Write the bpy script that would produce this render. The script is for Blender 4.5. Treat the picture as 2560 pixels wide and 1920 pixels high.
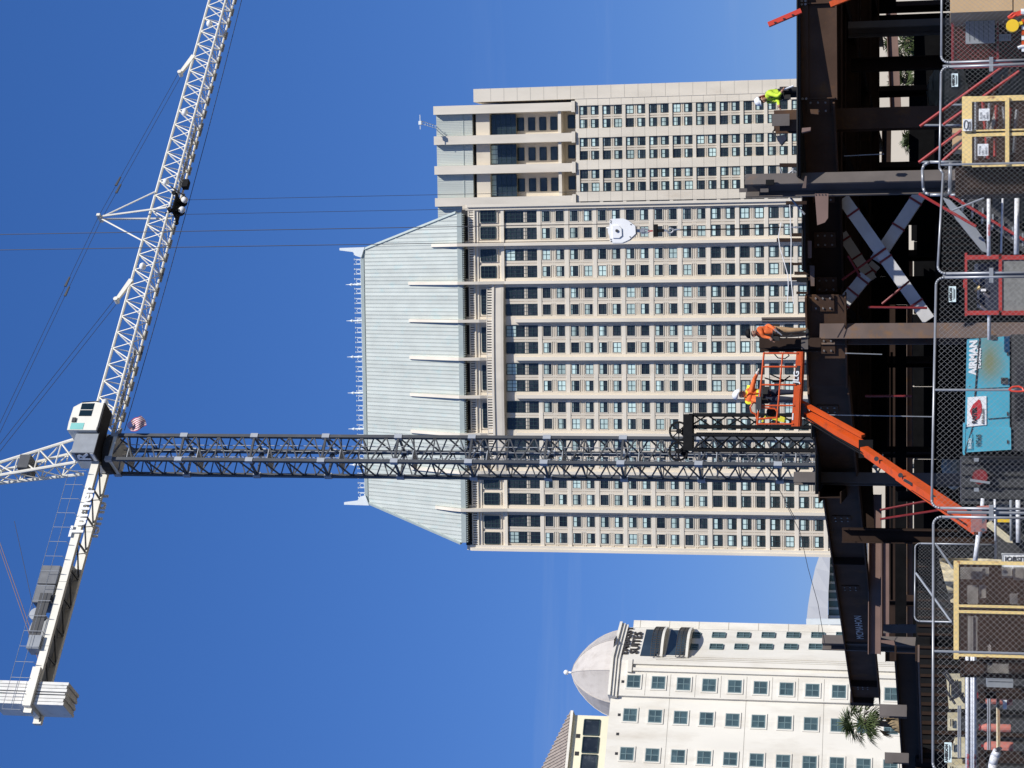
import bpy, math, random
from mathutils import Vector, Matrix
random.seed(7)
V = Vector
for o in list(bpy.data.objects): bpy.data.objects.remove(o, do_unlink=True)
scene = bpy.context.scene
COL = scene.collection
# ---------------------------------------------------------------- camera
ZC = 2.7                      # eye height: 1.7 m above the street-side ground, which is 1 m above the site
FPX = 4977.0                  # focal length in photograph pixels (about a 70 mm lens)
TH = math.atan(1075.0/FPX)    # upward tilt
CT, ST = math.cos(TH), math.sin(TH)
CAMP = V((0, 0, ZC))
FW, UP, RT = V((0, CT, ST)), V((0, -ST, CT)), V((1, 0, 0))
cam_d = bpy.data.cameras.new('camera')
cam = bpy.data.objects.new('camera', cam_d)
COL.objects.link(cam)
cam_d.sensor_fit = 'HORIZONTAL'; cam_d.sensor_width = 36.0
cam_d.lens = FPX/2560.0*36.0
cam_d.clip_start = 0.5; cam_d.clip_end = 9000
# the camera was held turned on its side: the picture's left is up
m = Matrix((( 0, 1, 0), (ST, 0, -CT), (-CT, 0, -ST)))
cam.matrix_world = Matrix.Translation(CAMP) @ m.to_4x4()
scene.camera = cam
scene.render.resolution_x, scene.render.resolution_y = 1024, 768
# ---------------------------------------------------------------- sky, sun, exposure
SUN_AZ, SUN_EL = math.radians(40), math.radians(43)     # azimuth to the right of straight behind the camera
SUNV = V((math.sin(SUN_AZ)*math.cos(SUN_EL), -math.cos(SUN_AZ)*math.cos(SUN_EL), math.sin(SUN_EL)))
world = bpy.data.worlds.new('World'); scene.world = world; world.use_nodes = True
nt = world.node_tree; nt.nodes.clear()
def nn(t, typ, **kw):
    n = t.nodes.new(typ)
    for k, v in kw.items(): setattr(n, k, v)
    return n
wo = nn(nt, 'ShaderNodeOutputWorld'); bg = nn(nt, 'ShaderNodeBackground')
sky = nn(nt, 'ShaderNodeTexSky', sky_type='NISHITA', sun_disc=False)
sky.sun_elevation = SUN_EL
sky.sun_rotation = math.atan2(SUNV.x, SUNV.y)
sky.altitude = 0; sky.air_density = 1.0; sky.dust_density = 0.0; sky.ozone_density = 6.0
hs = nn(nt, 'ShaderNodeHueSaturation'); hs.inputs['Saturation'].default_value = 1.2; hs.inputs['Value'].default_value = 1.0
gm = nn(nt, 'ShaderNodeGamma'); gm.inputs['Gamma'].default_value = .65
tn = nn(nt, 'ShaderNodeMix', data_type='RGBA', blend_type='MULTIPLY'); tn.inputs['Factor'].default_value = 1; tn.inputs['B'].default_value = (.80, 1.08, 1.88, 1)
# thin streaks of high cloud, mapped on the sky direction
tc = nn(nt, 'ShaderNodeTexCoord'); mp = nn(nt, 'ShaderNodeMapping'); mp.inputs['Scale'].default_value = (2.2, 2, 34)
mp.inputs['Rotation'].default_value = (0, 0, 0)
nz = nn(nt, 'ShaderNodeTexNoise'); nz.inputs['Scale'].default_value = 1.1; nz.inputs['Detail'].default_value = 7; nz.inputs['Roughness'].default_value = .62
rp = nn(nt, 'ShaderNodeValToRGB'); rp.color_ramp.elements[0].position = .52; rp.color_ramp.elements[1].position = .80
rp.color_ramp.elements[1].color = (.30, .30, .30, 1)
mx = nn(nt, 'ShaderNodeMix', data_type='RGBA'); mx.inputs['B'].default_value = (3.5, 4.6, 7.0, 1)
L = nt.links
sp = nn(nt, 'ShaderNodeSeparateXYZ'); zr_ = nn(nt, 'ShaderNodeValToRGB'); ml = nn(nt, 'ShaderNodeMath', operation='MULTIPLY')   # the thin cloud lies low in the sky
e_ = zr_.color_ramp.elements; e_[0].position = .05; e_[1].position = .13; e_.new(.18); e_.new(.24); e_[0].color = e_[3].color = (0,0,0,1); e_[1].color = e_[2].color = (1,1,1,1)
L.new(tc.outputs['Generated'], sp.inputs[0]); L.new(sp.outputs['Z'], zr_.inputs[0]); L.new(zr_.outputs[0], ml.inputs[1])
L.new(sky.outputs[0], hs.inputs['Color']); L.new(tc.outputs['Generated'], mp.inputs[0]); L.new(mp.outputs[0], nz.inputs['Vector'])
L.new(nz.outputs['Fac'], rp.inputs[0]); L.new(rp.outputs[0], ml.inputs[0]); L.new(ml.outputs[0], mx.inputs['Factor']); L.new(hs.outputs[0], gm.inputs[0]); L.new(gm.outputs[0], tn.inputs['A']); L.new(tn.outputs['Result'], mx.inputs['A'])
L.new(mx.outputs['Result'], bg.inputs['Color']); L.new(bg.outputs[0], wo.inputs[0])
bg.inputs['Strength'].default_value = 0.1
sd = bpy.data.lights.new('sun', 'SUN'); sd.energy = 5.0; sd.angle = math.radians(.53); sd.color = (1.0, .965, .905)
sun = bpy.data.objects.new('sun', sd); COL.objects.link(sun)
sun.rotation_euler = SUNV.to_track_quat('Z', 'Y').to_euler(); sun.location = SUNV*200
vs = scene.view_settings
vs.view_transform = 'Standard'; vs.look = 'None'; vs.gamma = 1; vs.use_curve_mapping = False; vs.exposure = 0.0
# ---------------------------------------------------------------- where things stand: lines of sight measured on the photograph
def ray(sx, sy): return RT*(960-sy) + UP*(1280-sx) + FW*FPX
def AY(sx, sy, Y):
    d = ray(sx, sy); return CAMP + d*(Y/d.y)
def AZ(sx, sy, z):
    d = ray(sx, sy); return CAMP + d*((z-ZC)/d.z)
def AP(sx, sy, P, n):
    d = ray(sx, sy); return CAMP + d*((P-CAMP).dot(n)/d.dot(n))
def PXM(p): return FPX/((p-CAMP).dot(FW))       # photograph pixels per metre at p
# ---------------------------------------------------------------- mesh builder
class MB:
    def __init__(s): s.v = []; s.f = []; s.m = []; s.mi = 0
    def add(s, vs, fs):
        b = len(s.v); s.v += [tuple(x) for x in vs]
        s.f += [tuple(i+b for i in f) for f in fs]; s.m += [s.mi]*len(fs); return s
    def hexa(s, p): return s.add(p, [(0,3,2,1),(4,5,6,7),(0,1,5,4),(1,2,6,5),(2,3,7,6),(3,0,4,7)])
    def box(s, c, size, ax=None):
        c = V(c); x, y, z = ax if ax else (V((1,0,0)), V((0,1,0)), V((0,0,1)))
        a, b, d = x*size[0]/2, y*size[1]/2, z*size[2]/2
        return s.hexa([c-a-b-d, c+a-b-d, c+a+b-d, c-a+b-d, c-a-b+d, c+a-b+d, c+a+b+d, c-a+b+d])
    def lohi(s, a, b):
        return s.box([(a[i]+b[i])/2 for i in range(3)], [abs(b[i]-a[i]) for i in range(3)])
    def fr(s, p0, p1, up=None):
        p0, p1 = V(p0), V(p1); t = (p1-p0).normalized()
        up = V(up) if up is not None else V((0,0,1))
        if abs(t.dot(up)) > .98: up = V((0,1,0)) if abs(t.y) < .9 else V((1,0,0))
        sd = t.cross(up).normalized(); u = sd.cross(t).normalized()
        return p0, p1, t, sd, u
    def bar(s, p0, p1, w, h, up=None):
        p0, p1, t, sd, u = s.fr(p0, p1, up); a, b = sd*w/2, u*h/2
        return s.hexa([p0-a-b, p0+a-b, p0+a+b, p0-a+b, p1-a-b, p1+a-b, p1+a+b, p1-a+b])
    def taper(s, p0, p1, w0, h0, w1, h1, up=None):
        p0, p1, t, sd, u = s.fr(p0, p1, up)
        return s.hexa([p0-sd*w0/2-u*h0/2, p0+sd*w0/2-u*h0/2, p0+sd*w0/2+u*h0/2, p0-sd*w0/2+u*h0/2,
                       p1-sd*w1/2-u*h1/2, p1+sd*w1/2-u*h1/2, p1+sd*w1/2+u*h1/2, p1-sd*w1/2+u*h1/2])
    def tube(s, p0, p1, r, n=6, r1=None, cap=True):
        p0, p1, t, sd, u = s.fr(p0, p1); r1 = r if r1 is None else r1
        vs = []
        for p, q in ((p0, r), (p1, r1)):
            for i in range(n):
                a = 2*math.pi*i/n; vs.append(p + sd*q*math.cos(a) + u*q*math.sin(a))
        fs = [(i, (i+1) % n, n+(i+1) % n, n+i) for i in range(n)]
        if cap: fs += [tuple(range(n-1, -1, -1)), tuple(range(n, 2*n))]
        return s.add(vs, fs)
    def path(s, pts, r, n=6):
        for a, b in zip(pts, pts[1:]): s.tube(a, b, r, n)
        return s
    def ibeam(s, p0, p1, dep, wid, tf=.03, tw=.02, up=None):
        p0, p1, t, sd, u = s.fr(p0, p1, up)
        for k in (-1, 1): s.bar(p0+u*k*(dep-tf)/2, p1+u*k*(dep-tf)/2, wid, tf, u)
        return s.bar(p0, p1, tw, dep-2*tf, u)
    def prism(s, poly, d):
        n = len(poly); d = V(d); a = [V(p) for p in poly]; b = [p+d for p in a]
        return s.add(a+b, [tuple(range(n)), tuple(range(2*n-1, n-1, -1))] + [(i, i+n, (i+1) % n+n, (i+1) % n) for i in range(n)])
    def sphere(s, c, r, n=8, m=6, sc=(1,1,1)):
        c = V(c); vs = [c+V((0,0,-r*sc[2]))]
        for j in range(1, m):
            b = -math.pi/2+math.pi*j/m
            for i in range(n):
                a = 2*math.pi*i/n; vs.append(c+V((r*sc[0]*math.cos(a)*math.cos(b), r*sc[1]*math.sin(a)*math.cos(b), r*sc[2]*math.sin(b))))
        vs.append(c+V((0,0,r*sc[2]))); fs = [(0, 1+(i+1) % n, 1+i) for i in range(n)]
        for j in range(m-2):
            for i in range(n):
                k = 1+j*n; fs.append((k+i, k+(i+1) % n, k+n+(i+1) % n, k+n+i))
        k = 1+(m-2)*n; fs += [(k+i, k+(i+1) % n, len(vs)-1) for i in range(n)]
        return s.add(vs, fs)
    def lathe(s, c, prof, n=12):
        c = V(c); vs = []
        for r, z in prof:
            for i in range(n):
                a = 2*math.pi*(i+.5)/n; vs.append(c+V((r*math.cos(a), r*math.sin(a), z)))
        fs = []
        for j in range(len(prof)-1):
            for i in range(n): fs.append((j*n+i, j*n+(i+1) % n, (j+1)*n+(i+1) % n, (j+1)*n+i))
        fs += [tuple(range(n-1, -1, -1)), tuple(range((len(prof)-1)*n, len(prof)*n))]
        return s.add(vs, fs)
    def mesh(s, name, mats, smooth=False):
        me = bpy.data.meshes.new(name); me.from_pydata(s.v, [], s.f)
        for mt in (mats if isinstance(mats, (list, tuple)) else [mats]): me.materials.append(MT[mt])
        if isinstance(mats, (list, tuple)): me.polygons.foreach_set('material_index', s.m)
        if smooth: me.polygons.foreach_set('use_smooth', [True]*len(me.polygons))
        me.update(); return me
    def obj(s, name, mats, parent=None, smooth=False): return link(name, s.mesh(name, mats, smooth), parent)
def link(name, me, parent=None, loc=None):
    o = bpy.data.objects.new(name, me); COL.objects.link(o)
    if parent is not None:
        o.parent = parent; o.matrix_parent_inverse = Matrix.Translation(-ORG(parent))
    if loc is not None: o.location = loc
    return o
def ORG(o):
    p = V(o.location); q = o.parent
    return p if q is None else p        # meshes are written in world coordinates, so only the Empty is offset
def tag(o, label, cat, group=None):
    o['label'] = label; o['category'] = cat
    if group: o['group'] = group
    return o
def thing(name, label, cat, loc=(0,0,0), group=None):
    o = bpy.data.objects.new(name, None); COL.objects.link(o); o.location = loc; o.empty_display_size = .3
    return tag(o, label, cat, group)
def struct(o): o['kind'] = 'structure'; return o
def stuff(o): o['kind'] = 'stuff'; return o
# ---------------------------------------------------------------- materials
MT = {}
def mat(name, col, rough=.6, metal=0., var=.12, scale=1., bump=0., col2=None, c2lo=.55, c2hi=.7, c2scale=None, stretch=None, spec=.5, orand=0.):
    mt = bpy.data.materials.new(name); mt.use_nodes = True; t = mt.node_tree; b = t.nodes['Principled BSDF']; K = t.links
    b.inputs['Roughness'].default_value = rough; b.inputs['Metallic'].default_value = metal
    b.inputs['Specular IOR Level'].default_value = spec
    g = nn(t, 'ShaderNodeNewGeometry'); n = nn(t, 'ShaderNodeTexNoise'); n.inputs['Scale'].default_value = scale; n.inputs['Detail'].default_value = 5
    src = g.outputs['Position']
    if stretch:
        mpp = nn(t, 'ShaderNodeMapping'); mpp.inputs['Scale'].default_value = stretch; K.new(src, mpp.inputs[0]); src = mpp.outputs[0]
    K.new(src, n.inputs['Vector'])
    r = nn(t, 'ShaderNodeValToRGB'); e = r.color_ramp.elements
    e[0].position, e[1].position = .3, .7
    e[0].color = (*[c*(1-var) for c in col], 1); e[1].color = (*[min(1, c*(1+var)) for c in col], 1)
    K.new(n.outputs['Fac'], r.inputs[0]); out = r.outputs[0]
    if col2:
        n2 = nn(t, 'ShaderNodeTexNoise'); n2.inputs['Scale'].default_value = c2scale or scale*2.3; n2.inputs['Detail'].default_value = 7; n2.inputs['Roughness'].default_value = .65
        K.new(src, n2.inputs['Vector'])
        r2 = nn(t, 'ShaderNodeMapRange'); r2.inputs[1].default_value = c2lo; r2.inputs[2].default_value = c2hi
        K.new(n2.outputs['Fac'], r2.inputs[0])
        mxx = nn(t, 'ShaderNodeMix', data_type='RGBA'); mxx.inputs['B'].default_value = (*col2, 1)
        K.new(r2.outputs[0], mxx.inputs['Factor']); K.new(out, mxx.inputs['A']); out = mxx.outputs['Result']
    if orand:      # each panel, pane or slab a little different
        oi = nn(t, 'ShaderNodeObjectInfo'); mr = nn(t, 'ShaderNodeMapRange'); mr.inputs[3].default_value = 1-orand; mr.inputs[4].default_value = 1+orand*.6
        vm = nn(t, 'ShaderNodeVectorMath', operation='SCALE'); K.new(oi.outputs['Random'], mr.inputs[0]); K.new(out, vm.inputs[0]); K.new(mr.outputs[0], vm.inputs['Scale']); out = vm.outputs[0]
    K.new(out, b.inputs['Base Color'])
    if bump:
        n3 = nn(t, 'ShaderNodeTexNoise'); n3.inputs['Scale'].default_value = scale*6; n3.inputs['Detail'].default_value = 4
        K.new(g.outputs['Position'], n3.inputs['Vector'])
        bp = nn(t, 'ShaderNodeBump'); bp.inputs['Strength'].default_value = bump; bp.inputs['Distance'].default_value = .05
        K.new(n3.outputs['Fac'], bp.inputs['Height']); K.new(bp.outputs[0], b.inputs['Normal'])
    MT[name] = mt; return mt
mat('stone', (.675,.60,.48), .85, var=.08, scale=.25, col2=(.48,.405,.31), c2lo=.58, c2hi=.85, c2scale=.15, stretch=(1,1,.35))
mat('stone_light', (.74,.67,.55), .85, orand=.03, var=.08, scale=.3, col2=(.56,.47,.36), c2lo=.6, c2hi=.9, c2scale=.2, stretch=(1,1,.3))
mat('roof_green', (.53,.56,.505), .45, orand=.09, var=.06, scale=.5, stretch=(1,1,.2), col2=(.44,.56,.53), c2lo=.55, c2hi=.8, c2scale=.6)
mat('roof_trim', (.40,.455,.425), .5, var=.06)
mat('white_orn', (.78,.82,.80), .5, var=.04)
mat('win_frame', (.022,.048,.048), .4, var=.1)
mat('win_glass', (.026,.031,.033), .12, orand=.5, var=.5, scale=.35, col2=(.06,.066,.068), c2scale=1.4)
mat('win_blind', (.53,.68,.64), .7, orand=.35, var=.12, scale=.4)
mat('win_grey', (.03,.045,.055), .15, var=.4, scale=.3)
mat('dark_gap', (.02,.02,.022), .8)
mat('stucco', (.745,.705,.61), .9, var=.06, scale=.35, col2=(.55,.495,.40), c2lo=.48, c2hi=.85, c2scale=.5, stretch=(1,1,.25), bump=.12)
mat('stucco_yellow', (.80,.73,.52), .9, var=.05, scale=.3)
mat('joint', (.40,.37,.31), .9)
mat('emb_glass', (.058,.095,.10), .16, orand=.3, var=.25, scale=.5, col2=(.10,.145,.15), c2scale=.9)
mat('emb_frame', (.12,.185,.19), .5)
mat('dome', (.54,.495,.44), .55, orand=.06, var=.07, scale=.4, col2=(.35,.31,.27), c2lo=.45, c2hi=.8, c2scale=.8, stretch=(1,1,.3))
mat('tile_brown', (.31,.26,.22), .8, var=.2, scale=2)
mat('sign_dark', (.05,.045,.04), .6)
mat('crane_white', (.77,.735,.63), .5, var=.06, scale=.8, col2=(.52,.46,.37), c2lo=.62, c2hi=.85, c2scale=1.6)
mat('crane_grey', (.058,.061,.064), .5, var=.15, scale=.8, col2=(.14,.13,.12), c2lo=.6, c2hi=.8)
mat('crane_plate', (.35,.37,.39), .5, var=.1)
mat('counterweight', (.76,.74,.68), .85, orand=.08, var=.06, scale=1.2, col2=(.48,.46,.42), c2lo=.55, c2hi=.8, c2scale=1.3, bump=.15)
mat('motor_grey', (.14,.145,.15), .45, var=.2, scale=1.5, col2=(.30,.17,.09), c2lo=.66, c2hi=.72, c2scale=.7)
mat('teal_sticker', (.22,.55,.50), .5)
mat('cab_glass', (.01,.02,.022), .08)
mat('rope', (.035,.035,.04), .6)
mat('rope_red', (.22,.13,.11), .6)
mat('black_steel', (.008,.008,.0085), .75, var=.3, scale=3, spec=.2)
mat('white_paint', (.86,.86,.84), .4, var=.04, scale=2, col2=(.55,.52,.46), c2lo=.68, c2hi=.85)
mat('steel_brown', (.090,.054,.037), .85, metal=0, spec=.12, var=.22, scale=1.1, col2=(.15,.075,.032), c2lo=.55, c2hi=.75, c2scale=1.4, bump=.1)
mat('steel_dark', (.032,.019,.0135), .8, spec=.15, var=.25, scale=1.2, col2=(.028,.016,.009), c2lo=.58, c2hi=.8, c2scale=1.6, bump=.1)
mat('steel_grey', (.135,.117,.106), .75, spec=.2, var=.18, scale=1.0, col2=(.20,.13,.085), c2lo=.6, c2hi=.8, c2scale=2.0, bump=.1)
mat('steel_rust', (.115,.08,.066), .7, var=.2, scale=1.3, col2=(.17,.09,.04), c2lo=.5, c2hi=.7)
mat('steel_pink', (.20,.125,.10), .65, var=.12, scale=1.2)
mat('brace_grey', (.60,.59,.58), .55, var=.1, scale=2, col2=(.25,.23,.21), c2lo=.65, c2hi=.8)
mat('deck_metal', (.03,.03,.031), .7, var=.2, spec=.2)
mat('bolt', (.30,.28,.26), .5, metal=.3)
mat('galv', (.36,.37,.38), .38, metal=.35, var=.12, scale=6)
mat('wire', (.30,.30,.29), .45, metal=.2, var=.15, scale=8)
mat('lift_orange', (.62,.085,.010), .45, var=.08, scale=2, col2=(.26,.06,.025), c2lo=.54, c2hi=.80, c2scale=3.5, bump=.1)
mat('red_paint', (.40,.035,.028), .5, var=.15, scale=3, col2=(.22,.04,.03), c2lo=.6, c2hi=.75)
mat('red_dark', (.20,.018,.02), .5, var=.2, scale=4)
mat('red_bright', (.65,.06,.03), .4, var=.1)
mat('cage_yellow', (.84,.62,.25), .55, var=.08, scale=3, col2=(.32,.13,.045), c2lo=.60, c2hi=.68, c2scale=7)
mat('rust_mesh', (.075,.042,.03), .75, var=.3, scale=6)
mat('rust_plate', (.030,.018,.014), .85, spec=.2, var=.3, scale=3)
mat('mesh_silver', (.58,.55,.50), .5, metal=.2, var=.3, scale=5)
mat('teal', (.075,.38,.50), .42, var=.05, scale=2, col2=(.16,.32,.36), c2lo=.55, c2hi=.85, c2scale=5)
mat('teal_door', (.085,.40,.52), .42, var=.05, scale=2, col2=(.17,.33,.37), c2lo=.55, c2hi=.85, c2scale=5)
mat('char_grey', (.04,.041,.043), .6, var=.15, scale=3)
mat('grey_mesh', (.20,.20,.185), .7, var=.2, scale=14)
mat('mid_grey', (.26,.28,.30), .55, var=.1, scale=2)
mat('black', (.006,.006,.0065), .7, spec=.2)
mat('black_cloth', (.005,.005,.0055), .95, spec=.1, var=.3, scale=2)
mat('pvc', (.72,.73,.74), .4, var=.05, scale=2, col2=(.50,.48,.45), c2lo=.68, c2hi=.85)
mat('tan', (.56,.38,.20), .75, var=.06, scale=2)
mat('beige_paint', (.62,.55,.36), .6, var=.07, scale=2)
mat('sign_white', (.82,.83,.82), .5, var=.03)
mat('sign_pale', (.60,.72,.72), .5, var=.03)
mat('ink', (.02,.02,.025), .6)
mat('ink_red', (.50,.03,.04), .6)
mat('skin', (.38,.20,.13), .55)
mat('vest_orange', (.80,.15,.03), .8, var=.3, scale=9)
mat('vest_yellow', (.80,.78,.03), .7, var=.1, scale=6)
mat('vest_lime', (.58,.78,.05), .8, var=.3, scale=9)
mat('pants_tan', (.36,.225,.115), .85, var=.2, scale=6)
mat('pants_navy', (.018,.024,.045), .85, var=.3, scale=6)
mat('pants_black', (.012,.012,.013), .85, var=.3, scale=6)
mat('sleeve_grey', (.25,.24,.25), .8)
mat('harness', (.02,.018,.017), .8)
mat('maroon', (.16,.02,.018), .8)
mat('glove', (.62,.58,.50), .8)
mat('yellow_strap', (.75,.70,.05), .6)
mat('yellow_lamp', (.85,.55,.03), .35)
mat('wood', (.30,.20,.115), .8, var=.15, scale=3, stretch=(1,1,.2))
mat('trunk', (.16,.12,.085), .9, var=.25, scale=5, bump=.4)
mat('frond', (.055,.078,.02), .6, var=.35, scale=2.5)
mat('frond_dry', (.26,.19,.10), .8, var=.25, scale=4)
mat('leaf', (.06,.095,.03), .65, var=.35, scale=1.5)
mat('tarp', (.50,.43,.28), .85, var=.15, scale=3, col2=(.33,.27,.17), c2lo=.5, c2hi=.7, bump=.3)
mat('rock', (.44,.39,.30), .9, var=.2, scale=1.5, bump=.4)
mat('vault', (.43,.43,.42), .7, var=.05, scale=.05)
mat('haze_grey', (.24,.27,.31), .8, var=.05)
mat('vault_glass', (.16,.28,.30), .25, var=.4, scale=.08)
mat('ground', (.085,.075,.065), .95, var=.3, scale=.5, col2=(.09,.08,.072), c2lo=.5, c2hi=.7, c2scale=.12, bump=.3)
mat('pink_rust', (.34,.15,.13), .6, var=.15, scale=5, col2=(.05,.08,.12), c2lo=.52, c2hi=.60, c2scale=8)
mat('salmon', (.50,.17,.13), .7, var=.15)
mat('flag_white', (.75,.73,.72), .8); mat('flag_red', (.42,.05,.07), .8); mat('flag_blue', (.03,.05,.18), .8)
def faded_patch(mt, p, rad, col):
    # sun-bleached paint in one rounded area around p
    t = MT[mt].node_tree; b = t.nodes['Principled BSDF']; K = t.links; old = b.inputs['Base Color'].links[0].from_socket
    g = nn(t, 'ShaderNodeNewGeometry'); mp_ = nn(t, 'ShaderNodeMapping'); mp_.inputs['Location'].default_value = (-p.x/rad[0], 0, -p.z/rad[1]); mp_.inputs['Scale'].default_value = (1/rad[0], 0, 1/rad[1])
    ln = nn(t, 'ShaderNodeVectorMath', operation='LENGTH'); r = nn(t, 'ShaderNodeMapRange'); r.inputs[1].default_value = 1; r.inputs[2].default_value = .1
    n = nn(t, 'ShaderNodeTexNoise'); n.inputs['Scale'].default_value = 3; ad = nn(t, 'ShaderNodeMath', operation='MULTIPLY_ADD'); ad.inputs[1].default_value = .5
    mx_ = nn(t, 'ShaderNodeMix', data_type='RGBA'); mx_.inputs['B'].default_value = (*col, 1)
    K.new(g.outputs['Position'], mp_.inputs[0]); K.new(mp_.outputs[0], ln.inputs[0]); K.new(g.outputs['Position'], n.inputs['Vector']); K.new(n.outputs['Fac'], ad.inputs[0]); K.new(ln.outputs['Value'], ad.inputs[2])
    sb = nn(t, 'ShaderNodeMath', operation='SUBTRACT'); sb.inputs[1].default_value = .25; K.new(ad.outputs[0], sb.inputs[0]); K.new(sb.outputs[0], r.inputs[0])
    K.new(r.outputs[0], mx_.inputs['Factor']); K.new(old, mx_.inputs['A']); K.new(mx_.outputs['Result'], b.inputs['Base Color'])
# letters as flat raised print: shown in the plane (right r, up u) with their left end at p
def text(name, body, size, p, r, u, mt, parent=None, ext=.01, off=0., sx=1., align='LEFT'):
    cu = bpy.data.curves.new(name, 'FONT'); cu.body = body; cu.size = size; cu.extrude = ext; cu.offset = off; cu.align_x = align; cu.resolution_u = 2
    o = bpy.data.objects.new('tmp', cu); COL.objects.link(o)
    dg = bpy.context.evaluated_depsgraph_get(); me = bpy.data.meshes.new_from_object(o.evaluated_get(dg))
    bpy.data.objects.remove(o, do_unlink=True); bpy.data.curves.remove(cu)
    r, u = V(r).normalized(), V(u).normalized(); n = r.cross(u)
    M = Matrix(((r.x*sx, u.x, n.x, p[0]), (r.y*sx, u.y, n.y, p[1]), (r.z*sx, u.z, n.z, p[2]), (0,0,0,1)))
    me.transform(M); me.materials.clear(); me.materials.append(MT[mt]); me.name = name
    return link(name, me, parent)
# ================================================================ ground
def ground():
    mb = MB(); xs = [-3000, -60, -20, -8, 0, 8, 20, 60, 3000]; ys = [-300, -20, 10, 34.5, 37, 40, 60, 100, 200, 400, 800, 2000, 6000]
    for y in ys:
        for x in xs:
            e = y-.44*max(-8, min(8, x))
            mb.v.append((x, y, max(0, min(1., (38.5-e)/4.5)) if y < 45 else 0))
    n = len(xs)
    for j in range(len(ys)-1):
        for i in range(n-1): mb.f.append((j*n+i, j*n+i+1, (j+1)*n+i+1, (j+1)*n+i)); mb.m.append(0)
    struct(mb.obj('ground', 'ground'))
ground()
# ================================================================ hotel towers
def window_mesh(name, w, h, frac, fr='win_frame', gl='win_glass', bl='win_blind', fw=.11, nx=2, nz=2):
    """window unit in x (right), z (up), facing -y, centred on 0: frame bars proud of the panes; a blind let down by frac"""
    mb = MB(); mb.mi = 0
    for k in (-1, 1):
        mb.lohi((k*w/2-fw/2, -.10, -h/2), (k*w/2+fw/2, .06, h/2)); mb.lohi((-w/2+fw/2, -.10, k*h/2-fw/2), (w/2-fw/2, .06, k*h/2+fw/2))
    for i in range(1, nx): mb.lohi((-w/2+w*i/nx-.045, -.07, -h/2+fw/2), (-w/2+w*i/nx+.045, .02, h/2-fw/2))
    for i in range(1, nz): mb.lohi((-w/2+fw/2, -.065, -h/2+h*i/nz-.045), (w/2-fw/2, .015, -h/2+h*i/nz+.045))
    mb.mi = 1; mb.lohi((-w/2, .02, -h/2), (w/2, .05, h/2))
    if frac > 0:
        mb.mi = 2; a = w*.04
        mb.lohi((-w/2+a, -.02, h/2-h*frac), (w/2-a, .012, h/2-.02))
    return mb.mesh(name, [fr, gl, bl])
def rot_y_to(n):   # matrix that turns a window facing -y to face outward normal n
    r = V((-n.y, n.x, 0))
    return Matrix(((r.x, -n.x, 0), (r.y, -n.y, 0), (0, 0, 1)))
class Face:
    """a vertical wall plane: a = metres to the right, o = metres outwards, z = height"""
    def __init__(s, P, rdir):
        s.P = V((P[0], P[1], 0)); s.r = V((rdir[0], rdir[1], 0)).normalized(); s.n = V((s.r.y, -s.r.x, 0)); s.rot = rot_y_to(s.n)
    def at(s, a, z, o=0): return s.P + s.r*a + s.n*o + V((0,0,z))
    def px(s, sx, sy, o=0):
        q = AP(sx, sy, s.P+s.n*o, s.n); return (q-s.P).dot(s.r), q.z
    def box(s, mb, a0, a1, z0, z1, o0, o1):
        return mb.hexa([s.at(a0,z0,o1), s.at(a1,z0,o1), s.at(a1,z0,o0), s.at(a0,z0,o0), s.at(a0,z1,o1), s.at(a1,z1,o1), s.at(a1,z1,o0), s.at(a0,z1,o0)])
    def put(s, name, me, a, z, o, parent):
        ob = bpy.data.objects.new(name, me); COL.objects.link(ob); ob.parent = parent
        M = Matrix.Translation(s.at(a, z, o)) @ s.rot.to_4x4()
        ob.matrix_parent_inverse = Matrix.Translation(-V(parent.location)); ob.matrix_basis = M; return ob
FR = [0, 0, .18, .18, .3, .45, .5, .5, .62, .62, 1.0, 1.0]
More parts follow.
